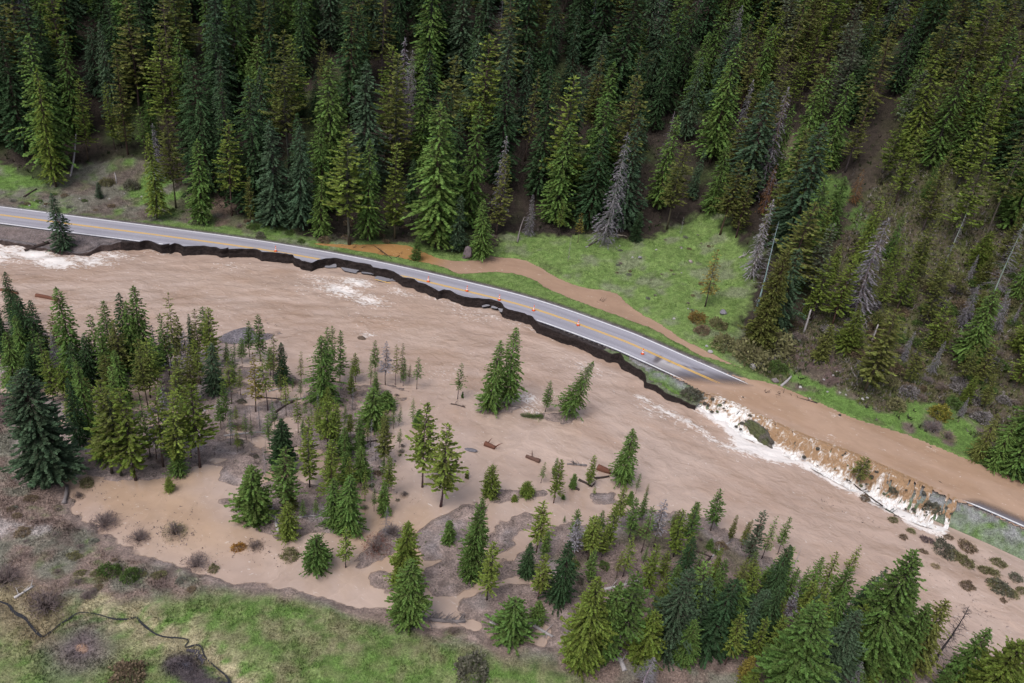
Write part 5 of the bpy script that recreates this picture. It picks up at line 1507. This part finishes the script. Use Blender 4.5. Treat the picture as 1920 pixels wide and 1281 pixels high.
for a in (
 ((68, 556), (108, 564), .36, RD, 'reddish brown log stranded in the river by the upstream island', 0), ((2, 545), (34, 552), .3, RD, 'short reddish log behind the upstream island trees', 2), ((92, 456), (46, 471), .35, DB, 'dark driftwood trunk at the road-side river bank', 5),
 ((503, 735), (530, 728), .14, GW, 'short pale log on the mud behind the golden pine', 1), ((524, 754), (576, 747), .16, GW, 'long white log lying across the mud flats', 2), ((478, 746), (525, 749), .14, DB, 'dark thin log joining the long white log', 0), ((516, 774), (552, 752), .2, DB, 'dark wet log slanting across the mud flats', 2),
 ((500, 806), (521, 775), .12, GD, 'thin grey log beside the dark wet log', 2), ((420, 818), (500, 811), .13, GW, 'long thin grey log low on the mud flats', 3), ((655, 836), (708, 827), .18, DB, 'dark wet log lying in shallows between drowned pines', 0), ((376, 774), (424, 753), .17, GW, 'pale straight log at the upstream island clearing', 1),
 ((552, 972), (614, 966), .13, GW, 'grey branchy log bridging two green conifers at the backwater', 9), ((523, 1000), (511, 953), .2, GW, 'pale fallen tree with stubby branches at the backwater point', 8), ((1012, 867), (986, 857), .34, (.13, .075, .06), 'brown log adrift in the open river', 1), ((909, 834), (928, 842), .4, RD, 'short red-brown stump adrift in the open river', 2),
 ((1120, 879), (1145, 888), .5, RD, 'thick red-brown log with pale cut end beside the lone spruce', 0), ((1114, 898), (1142, 894), .18, DB, 'dark thin log under the thick red-brown log', 0), ((1160, 900), (1184, 905), .3, DB, 'dark root log beside the lone spruce', 2), ((1100, 874), (1063, 871), .18, GD, 'grey branchy drift log upstream of the lone spruce', 7),
 ((1085, 901), (1110, 914), .2, DB, 'dark bent drift log by a small pine on the bars', 3), ((1068, 912), (1086, 920), .26, DB, 'short dark drift log on the gravel bars', 1), ((788, 1161), (872, 1167), .24, GD, 'grey fallen tree bristling with branches on the near bank', 34),
 ((994, 1170), (1036, 1195), .2, GW, 'whitened log with broken branches on the near mud', 7), ((918, 1167), (930, 1172), .14, GW, 'white broken root piece beside the round young conifer', 6), ((1171, 1259), (1143, 1192), .26, GW, 'pale leaning log at the edge of the near grass', 2), ((1131, 1227), (1163, 1242), .09, GW, 'thin pale pole crossing the leaning log', 0),
 ((1133, 1106), (1200, 1090), .16, GW, 'white log with upright broken branches on the spit', 9), ((1188, 1092), (1233, 1076), .16, GW, 'second white log on the spit, end to end with the first', 6), ((1171, 1109), (1190, 1106), .1, GW, 'short white stick below the white logs on the spit', 0), ((1298, 1076), (1334, 1044), .17, DB, 'dark log running down the spit to the water', 4),
 ((1304, 1034), (1334, 1046), .14, DB, 'dark log meeting the pale one on the spit', 1), ((1333, 1047), (1370, 1016), .11, GW, 'thin pale log at the outer edge of the spit', 1), ((1416, 737), (1474, 742), .12, DB, 'dark branchy limb caught in the flood over the road', 12), ((1532, 757), (1462, 740), .16, DB, 'dark uprooted trunk lying in the flood over the road', 9),
 ((1758, 905), (1774, 915), .24, DB, 'dark bent snag poking out of the flood', 0), ((1905, 965), (1919, 979), .14, (.30, .2, .11), 'tan stick lying on the flooded road edge', 0), ((45, 370), (69, 355), .2, DB, 'dark charred log on the bank above the road', 0), ((1464, 725), (1483, 707), .24, GW, 'pale log at the edge of the flood under the shrubs', 0),
 ((1103, 462), (1142, 443), .18, DB, 'dark log lying at the top of the green meadow', 0), ((1150, 441), (1175, 444), .2, (.28, .25, .2), 'weathered log at the forest edge of the meadow', 1), ((1385, 484), (1400, 478), .18, GW, 'white branchy deadfall at the meadow edge under olive pines', 9), ((1405, 476), (1432, 466), .18, GW, 'second white deadfall at the meadow edge', 7),
 ((700, 461), (735, 486), .1, DB, 'dark branch fallen into the orange ditch water', 8), ((640, 462), (680, 468), .14, DB, 'dark log along the orange ditch edge', 4), ((742, 484), (756, 476), .07, DB, 'small stick in the orange ditch water', 2), ((1112, 566), (1140, 568), .14, (.10, .075, .065), 'dark root lying in the overflow stream', 5),
 ((1462, 298), (1475, 297), .2, GW, 'pale log in the small hillside clearing', 0), ((1440, 760), (1441, 761), .1, DB, '', 0),
 ((120, 945), (126, 912), .26, GD, 'grey weathered log upright in the mud by the huge fir', 0), ((27, 1122), (62, 1100), .14, (.5, .47, .46), 'pale stick-covered log beside the leafless willow', 4), ((215, 325), (218, 345), .1, GW, 'thin white stick on the grassy bank above the road', 0), ((845, 758), (872, 764), .12, DB, 'curved dark branch adrift beside the small thin pine', 2),
 ((925, 778), (956, 758), .18, (.17, .12, .09), 'brown trunk washed against the two river spruces', 4), ((900, 772), (935, 764), .14, GD, 'grey drift branch under the two river spruces', 6),
 ((1585, 897), (1655, 950), .16, DB, 'thin dark trunk lying along the foot of the cascade', 6), ((1530, 873), (1575, 893), .10, DB, 'thin dark pole at the foam line of the cascade', 0), ((1660, 955), (1690, 973), .12, (.06, .07, .05), 'leafy dark limb trailing from the cascade foot', 9)):
    if a[4]: log(*a)
log((132, 333), (150, 300), .2, GW, 'pale dead stem leaning against the forest edge above the road', 0, z1=5.5)
log((970, 455), (980, 432), .16, GD, 'grey dead stem leaning at the meadow corner', 1, z1=3.0)
log((1506, 626), (1507, 620), .2, GW, 'broken white stump standing in the brown clearing', 1, z1=4.2)
log((1633, 645), (1634, 641), .16, GW, 'thin white dead stem standing on the downstream slope', 2, z1=3.4)

# ------------------------------------------------------------------ rocks
def rock_mesh(seed, sub=3):
    r_ = np.random.default_rng(seed)
    import bmesh
    bm = bmesh.new()
    bmesh.ops.create_icosphere(bm, subdivisions=sub, radius=1)
    dirs = r_.normal(0, 1, (9, 3)); dirs /= np.linalg.norm(dirs, axis=1)[:, None]
    cut = r_.uniform(.55, .9, 9)
    for v in bm.verts:
        p = np.array(v.co)
        k = 1.0
        for d_, c_ in zip(dirs, cut):
            q = p @ d_
            if q > c_: k = min(k, c_ / q)
        p = p * k * (0.95 + .1 * r_.random())
        v.co = p
    me = bpy.data.meshes.new('rock'); bm.to_mesh(me); bm.free()
    me.materials.append(MAT_ROCK)
    return me
ROCKS = [rock_mesh(600 + i, 2 if i else 3) for i in range(5)]
def rock(px, py, r_, c_, label, group=None, sz=(1, 1, .7), sink=.25, base=None, name='boulder'):
    b = ground(px, py) if base is None else base
    o = bpy.data.objects.new(name, random.choice(ROCKS)); COL.objects.link(o)
    o.location = (b[0], b[1], b[2] + r_ * sz[2] * (1 - sink) * .6)
    o.scale = (r_ * sz[0], r_ * sz[1], r_ * sz[2]); o.rotation_euler = (random.uniform(-.2, .2), random.uniform(-.2, .2), random.uniform(0, 6.28))
    o.color = (*c_, 1); o['label'] = label; o['category'] = 'rock'
    if group: o['group'] = group
    return o
rock(875, 484, 1.25, (.15, .12, .13), 'tall dark purple-grey boulder at the ditch among spruces', sz=(.8, .8, 1.5))
rock(677, 636, .75, (.11, .08, .06), 'dark boulder breaking the surface of the open river', sz=(1.1, .7, .6))
rock(1573, 782, .55, (.05, .042, .04), 'dark rock poking out of the flood over the road', sz=(1.2, .7, .6))
rock(1392, 747, .4, (.06, .05, .045), 'small dark rock in the shallow flood near the road end', sz=(1.2, .7, .6))
rock(1742, 842, .5, (.07, .06, .055), 'dark stump-like rock at the far flood edge')
rock(1331, 661, .55, (.38, .36, .38), 'pale boulder at the edge of the overflow stream')
rock(1325, 650, .35, (.34, .33, .34), 'smaller pale rock above the overflow stream')
rock(1411, 690, .7, (.34, .32, .33), 'pale grey boulder under the olive shrubs')
rock(1356, 588, .8, (.20, .19, .22), 'grey boulder at the meadow edge by the olive pines')
rock(1453, 715, .7, (.2, .17, .17), 'brownish boulder beside the pale log at the flood edge')
rock(1295, 492, .5, (.35, .29, .28), 'pinkish boulder on the upper meadow')
rock(1200, 484, .45, (.28, .27, .29), 'grey rock half way up the green meadow')
rock(1500, 727, .3, (.5, .48, .47), 'small white rock on the bright grass by the flood')
rock(1617, 749, .3, (.5, .48, .47), 'small white rock at the foot of the leaning olive pine')
rock(882, 845, .8, (.17, .16, .18), 'flat dark slab of rock in the calm river', sz=(.6, 1.6, .2))
for i in range(26):
    px, py = random.choice([(random.uniform(980, 1320), random.uniform(455, 600)), (random.uniform(1480, 1640), random.uniform(690, 750)), (random.uniform(20, 280), random.uniform(350, 395))])
    pl = 'on the green meadow' if px < 1400 and px > 500 else 'on the downstream bank' if px > 1400 else 'on the sagebrush bank above the road'
    b = ground(px, py)
    if hz(b[0], b[1], sdD) > -.8: continue
    rock(px, py, random.uniform(.14, .3), (.38, .36, .36), 'scattered small pale stone ' + pl, 'small stones ' + pl, name='stone')
# rocks and sods showing through the cascade
for i in range(46):
    k_ = rng.random()
    u_ = rng.beta(1.0, 1.0); v_ = rng.uniform(.15, .95)
    if .28 < u_ < .6 and i % 3: continue
    q = CRA[int(u_ * (NU - 1))] * (1 - v_) + CRB[int(u_ * (NU - 1))] * v_
    zz = 1.75 * (1 - v_) + .1
    rock(0, 0, rng.uniform(.16, .42), (.07, .062, .05) if k_ < .6 else (.09, .10, .05), 'dark wet rock showing through the white cascade', 'rocks in the cascade', (1, .8, .7), .3, (q[0], q[1], zz), 'rock')
# remnant of the embankment in the cascade
hb = W([(1425, 812)], 0.7)[0]
import bmesh
bm = bmesh.new(); bmesh.ops.create_icosphere(bm, subdivisions=4, radius=1)
HV = []
dv = W([(1407, 790), (1448, 826)], 0.7); dv = dv[1] - dv[0]; hl = np.linalg.norm(dv); dv /= hl
for v in bm.verts:
    p = np.array(v.co); n_ = fbm(np.array([p[0] * 2 + 7]), np.array([p[1] * 2 + p[2] * 3]), 301, 4)[0]
    p = p * (0.55 + .8 * n_)
    w = np.array([*(dv * p[0] * hl * .62 + np.array([-dv[1], dv[0]]) * p[1] * 1.15), p[2] * 1.0 - p[0] * .45])
    v.co = w
me = bpy.data.meshes.new('embankment_remnant'); bm.to_mesh(me); bm.free()
vc = np.array([tuple(v.co) for v in me.vertices])
a_ = me.attributes.new('Col', 'FLOAT_COLOR', 'POINT')
gmix = fbm(vc[:, 0] * 1.5 + 9, vc[:, 1] * 1.5 + 9, 311, 3)
cc = lay(np.broadcast_to(C3(.13, .115, .10), vc.shape), C3(.10, .11, .05), smooth(.5, .66, gmix))
a_.data.foreach_set('color', np.c_[cc, np.ones(len(cc))].astype(np.float32).ravel())
me.materials.append(MAT_BANK)
o = link('embankment_remnant', me, kind='structure', label='grassy rock hump splitting the cascade', cat='bank', loc=(hb[0], hb[1], .55))

# ------------------------------------------------------------------ fallen pavement slabs
def slab(px, py, L, Wd, yaw, tilt, label, stripe_=False, z=.12):
    b = flat(px, py, z)
    S, T = st_of(b[:1], b[1:])
    i = int(np.clip(np.searchsorted(CS, S[0]), 0, len(CS) - 1))
    ang = math.atan2(tan[i, 1], tan[i, 0]) + yaw
    r_ = np.random.default_rng(int(px))
    n = 9
    th = np.sort(r_.uniform(0, 2 * np.pi, n)); rr = r_.uniform(.8, 1.05, n)
    sq = 1 / np.maximum(np.abs(np.cos(th)), np.abs(np.sin(th)))
    P = np.stack([np.cos(th) * sq * rr * L / 2, np.sin(th) * sq * rr * Wd / 2], -1)
    V = np.vstack([np.c_[P, np.full(n, .07)], np.c_[P * .97, np.full(n, -.07)]])
    me = bpy.data.meshes.new('asphalt_slab')
    f = [tuple(range(n)), tuple(range(2 * n - 1, n - 1, -1))] + [(i_, i_ + n, (i_ + 1) % n + n, (i_ + 1) % n) for i_ in range(n)]
    me.from_pydata([tuple(v) for v in V], [], f)
    me.materials.append(MAT_SLAB); me.materials.append(MAT_EDGE)
    for p in me.polygons: p.material_index = 0 if p.index == 0 else 1
    o = link('asphalt_slab', me, label=label, cat='slab', loc=(b[0], b[1], z))
    o.rotation_euler = (Matrix.Rotation(ang, 4, 'Z') @ Matrix.Rotation(tilt, 4, 'X') @ Matrix.Rotation(r_.uniform(-.1, .1), 4, 'Y')).to_euler()
    if stripe_:
        st_ = bpy.data.meshes.new('yellow_stripe')
        st_.from_pydata([(-L * .42, -Wd * .42, .076), (L * .42, -Wd * .42, .076), (L * .42, -Wd * .42 + .16, .076), (-L * .42, -Wd * .42 + .16, .076)], [], [(0, 1, 2, 3)])
        st_.materials.append(MAT_YELLOW)
        link('yellow_stripe', st_, o)
m = Mat('slab_asphalt'); n = m.noise(m.pos(), 4, 5, .7); m.bump(n, .3, .05)
MAT_SLAB = m.fin(m.mix(n, (.15, .145, .16), (.27, .26, .29)), .6, .4)
slab(655, 507, 3.4, 1.3, .05, .12, 'long grey pavement slab fallen to the water under the widest bite', z=.3)
slab(690, 513, 2.6, .9, .0, -.1, 'narrow pale pavement slab fallen beside the long one', z=.3)
slab(720, 525, 3.6, 1.7, .02, .1, 'sunken pavement slab still carrying a yellow line', True, .14)
slab(742, 525, 1.6, 1.0, .3, .15, 'small dark slab behind the one with the yellow line', z=.2)
slab(862, 565, 2.6, 1.2, .1, .5, 'dark tilted slab leaning against the soil bank', z=.3)
slab(845, 557, 1.8, .9, -.1, .6, 'small dark slab leaning under a bite in the road edge', z=.4)
slab(911, 574, 1.6, .9, .2, .3, 'grey slab fragment below the last deep bite', z=.5)
slab(926, 578, 1.3, .9, -.2, .4, 'pale slab fragment next to the grey fragment', z=.6)
slab(938, 582, 1.2, .7, .3, .7, 'small upright slab fragment under the road edge', z=.7)
slab(967, 599, 1.4, .8, .2, .2, 'pale slab fragment at the water line', z=.15)
slab(986, 602, 1.6, .7, -.1, .15, 'second pale slab fragment at the water line', z=.15)
slab(620, 499, 2.2, 1.2, .2, .3, 'brown-stained slab at the foot of the soil bank', z=.3)
slab(350, 469, 1.0, .6, .2, .2, 'small pale slab piece at the foot of the bank', z=.2)

# ------------------------------------------------------------------ traffic cones
def lathe(prof, n=16):
    th = np.arange(n) / n * 2 * np.pi
    V = np.array([[r * math.cos(t), r * math.sin(t), z] for r, z in prof for t in th])
    i = np.arange(len(prof) * n).reshape(len(prof), n); j = np.roll(i, -1, 1)
    return V, np.stack([i[:-1], j[:-1], j[1:], i[1:]], -1).reshape(-1, 4)
V, q = lathe([(.185, .04), (.14, .26), (.128, .26)]); cone_lo = mesh_np('cone_body', V, q, [MAT_CONE], True)
V, q = lathe([(.1415, .26), (.1115, .42)]); band1 = mesh_np('reflective_band', V, q, [MAT_BAND], True)
V, q = lathe([(.111, .42), (.09, .54)]); cone_mid = mesh_np('cone_body', V, q, [MAT_CONE], True)
V, q = lathe([(.0905, .54), (.073, .64)]); band2 = mesh_np('reflective_band', V, q, [MAT_BAND], True)
V, q = lathe([(.0725, .64), (.03, .90), (.022, .92), (.001, .92)]); cone_top = mesh_np('cone_tip', V, q, [MAT_CONE], True)
bmv = [(x * .22, y * .22, z) for z in (0, .045) for x, y in ((-1, -.8), (-.8, -1), (.8, -1), (1, -.8), (1, .8), (.8, 1), (-.8, 1), (-1, .8))]
bme = bpy.data.meshes.new('cone_base'); bme.from_pydata(bmv, [], [tuple(range(7, -1, -1)), tuple(range(8, 16))] + [(i, (i + 1) % 8, (i + 1) % 8 + 8, i + 8) for i in range(8)]); bme.materials.append(MAT_RUB)
CONES = [((517, 471), 'orange traffic cone farthest up the road, alone before the deepest bite'), ((803, 528), 'orange traffic cone on the centre line just past the deepest bite'), ((875.5, 546), 'orange traffic cone second past the deepest bite'),
         ((936, 563), 'orange traffic cone at the lip of the last deep bite'), ((1000.5, 583), 'orange traffic cone where the full road width resumes'), ((1083.5, 611), 'orange traffic cone on the centre line of the intact stretch'), ((1204.5, 664.5), 'orange traffic cone in the river-side lane near the dark wet patch')]
for (px, py), lab in CONES:
    b = flat(px, py, 1.82); S, T = st_of(b[:1], b[1:])
    root = bpy.data.objects.new('traffic_cone', None); COL.objects.link(root)
    root.location = (b[0], b[1], float(zroad(S, T)[0]) + .004); root.rotation_euler = (0, 0, random.uniform(0, 1.5)); root.scale = (1.25,) * 3
    root['label'] = lab; root['category'] = 'cone'
    for nm, me in (('cone_base', bme), ('cone_body', cone_lo), ('reflective_band', band1), ('cone_body', cone_mid), ('reflective_band', band2), ('cone_tip', cone_top)):
        link(nm, me, root)

# ------------------------------------------------------------------ uncountable: grass, litter, drift
m = Mat('grass_blades')
c = m.attr('Col', 'Color')
MAT_TUFT = m.fin(c, .85, .15)
def stuff(name, pts, hgt, cols, label, cat, blades=3, wide=.35, lie=.35):
    n = len(pts)
    r_ = np.random.default_rng(len(pts))
    P = np.repeat(pts, blades, 0); C = np.repeat(cols, blades, 0); H = np.repeat(hgt, blades)
    N = len(P)
    P = P + np.c_[r_.normal(0, .12, (N, 2)), np.zeros(N)]
    Dv = np.c_[r_.normal(0, lie, (N, 2)), np.ones(N)]; Dv /= np.linalg.norm(Dv, axis=1)[:, None]
    a = r_.uniform(0, 6.28, N); S = np.c_[np.cos(a), np.sin(a), 0 * a]
    L = H * r_.uniform(.6, 1.3, N); Wd = L * wide
    V = np.stack([P - S * Wd[:, None] * .5, P + S * Wd[:, None] * .5, P + Dv * L[:, None]], 1).reshape(-1, 3)
    C = C * r_.uniform(.7, 1.35, (N, 1))
    t = np.arange(3 * N).reshape(N, 3)
    me = mesh_np(name, V, t, [MAT_TUFT], False, {'Col': ('FLOAT_COLOR', np.repeat(np.clip(C, 0, 1), 3, 0))})
    return link(name, me, label=label, cat=cat, kind='stuff')
def sample_cols(x, y):
    return np.stack([hz(x, y, col[..., k]) for k in range(3)], -1)
def grow(n, xr, yr, ok):
    x = rng.uniform(*xr, n); y = rng.uniform(*yr, n)
    z = hz(x, y)
    p = project(np.c_[x, y, z])
    v = (p[:, 0] > -120) & (p[:, 0] < 2040) & (p[:, 1] > -40) & (p[:, 1] < 1340)
    k = v & ok(x, y, z)
    return np.c_[x, y, z - .02][k]
pts = grow(120000, (-75, 30), (38, 95), lambda x, y, z: (hz(x, y, SDL['bank']) > .5) & (hz(x, y, dC) > .14) & (z > .2))
cc = sample_cols(pts[:, 0], pts[:, 1])
stuff('meadow_grass', pts, .12 + .22 * vnoise(pts[:, 0] * .5, pts[:, 1] * .5, 3), cc * 1.05, 'short green and straw-coloured grass of the near meadow', 'grass')
pts = grow(150000, (-130, 110), (95, 190), lambda x, y, z: ((hz(x, y, mead) > .35) | (hz(x, y, verge) > .4) | (hz(x, y, lb) > .4) | (hz(x, y, rb) > .4)) & (hz(x, y, sdD) < -.3) & (hz(x, y, sdF) < -.2))
cc = sample_cols(pts[:, 0], pts[:, 1])
stuff('hillside_grass', pts, .12 + .2 * vnoise(pts[:, 0] * .5, pts[:, 1] * .5, 4), cc * 1.05, 'bright green grass of the hillside meadow and road verge', 'grass')
pts = grow(60000, (-10, 110), (75, 130), lambda x, y, z: (hz(x, y, emb.astype(float)) > .6) & (z > .12) & (z < 1.65) & (hz(x, y, SS) > S1700 + 4) | ((hz(x, y, shoulder.astype(float)) > .6) & (hz(x, y, SS) > S1265 - 20)))
cc = sample_cols(pts[:, 0], pts[:, 1])
stuff('embankment_grass', pts, .15 + .2 * vnoise(pts[:, 0] * .5, pts[:, 1] * .5, 5), cc * 1.05, 'grey-green grass on the road embankment', 'grass')
pts = grow(52000, (-210, 230), (100, 330), lambda x, y, z: (hz(x, y, DF) > 2) & (hz(x, y, mead) < .4) & (hz(x, y, lb) < .4) & (rng.random(len(x)) < .8))
pc = np.array([(.035, .05, .018), (.05, .04, .03), (.08, .068, .06), (.025, .035, .015)])[rng.integers(0, 4, len(pts))]  # undergrowth tones lowered to paint in the shade of the gaps between trees
stuff('forest_undergrowth', pts, rng.uniform(.25, .9, len(pts)), pc, 'undergrowth and litter of the forest floor, darkened with painted tree shade', 'undergrowth', 4, .4, .6)
pts = grow(60000, (-90, 70), (60, 130), lambda x, y, z: (hz(x, y, lowmask.astype(float)) > .5) & (z > .0) & (z < .6) & (hz(x, y, SDL['bank']) < 0) & (fbm(x * .3, y * .3, 77, 3) > .5))
pc = np.array([(.06, .045, .04), (.10, .08, .07), (.16, .14, .13), (.07, .09, .035)])[rng.integers(0, 4, len(pts))]
pts2 = grow(70000, (20, 120), (85, 175), lambda x, y, z: (hz(x, y, open_) > .5) & (hz(x, y, DF) > 1) & (hz(x, y, rb) < .5))
pc2 = np.array([(.12, .13, .045), (.16, .14, .09), (.20, .18, .17), (.07, .085, .03)])[rng.integers(0, 4, len(pts2))]
stuff('slope_undergrowth', pts2, rng.uniform(.2, .7, len(pts2)), pc2, 'olive and straw undergrowth of the downstream slope', 'undergrowth', 4, .4, .6)
stuff('mud_litter', pts, rng.uniform(.1, .35, len(pts)), pc, 'dark twigs, stubble and litter on the mud flats', 'litter', 3, .3, 1.2)
# drift specks in the backwater
sp_ = []
for px, py, r_, n_ in ((195, 982, 3.2, 130), (330, 1000, 2.6, 110), (262, 1010, 2.8, 70), (370, 1060, 2.6, 110), (480, 1028, 2.0, 60), (545, 1042, 1.6, 40), (165, 920, 3, 50), (300, 965, 8, 40), (450, 1000, 8, 30), (240, 940, 8, 30), (500, 600, 5, 50), (330, 600, 7, 60), (1830, 1130, 4, 60), (1620, 985, 2, 25), (1560, 940, 2, 25), (700, 880, 10, 120), (650, 830, 8, 90), (1830, 1070, 8, 60), (230, 580, 6, 60)):
    p = W([(px, py)])[0]
    q = p + rng.normal(0, r_ * .5, (n_, 2))
    sp_.append(np.c_[q, np.maximum(hz(q[:, 0], q[:, 1]), 0.0)])
pts = np.vstack(sp_)
stuff('drift_debris', pts, rng.uniform(.07, .2, len(pts)), np.array([(.09, .07, .07), (.13, .10, .105), (.16, .13, .10)])[rng.integers(0, 3, len(pts))], 'small dark drift debris caught in the backwater', 'debris', 3, .6, 2.0)
# pebbles on the gravel bar and shoulder
pts = grow(90000, (-90, 40), (70, 140), lambda x, y, z: ((hz(x, y, SDL['m_gravel']) > -.5) & (z > -.02)) | ((hz(x, y, shoulder.astype(float)) > .6) & (hz(x, y, SS) < s_px(240, 440)) & (rng.random(len(x)) < .25)))
stuff('gravel', pts, rng.uniform(.08, .22, len(pts)), np.array([(.16, .15, .17), (.26, .24, .26), (.09, .08, .09)])[rng.integers(0, 3, len(pts))], 'grey gravel of the bar and road shoulder', 'gravel', 2, 1.0, 1.0)
print('tris', sum(len(o.data.polygons) for o in COL.objects if o.type == 'MESH' and o.data.users == 1), 'trees', len(TREES))
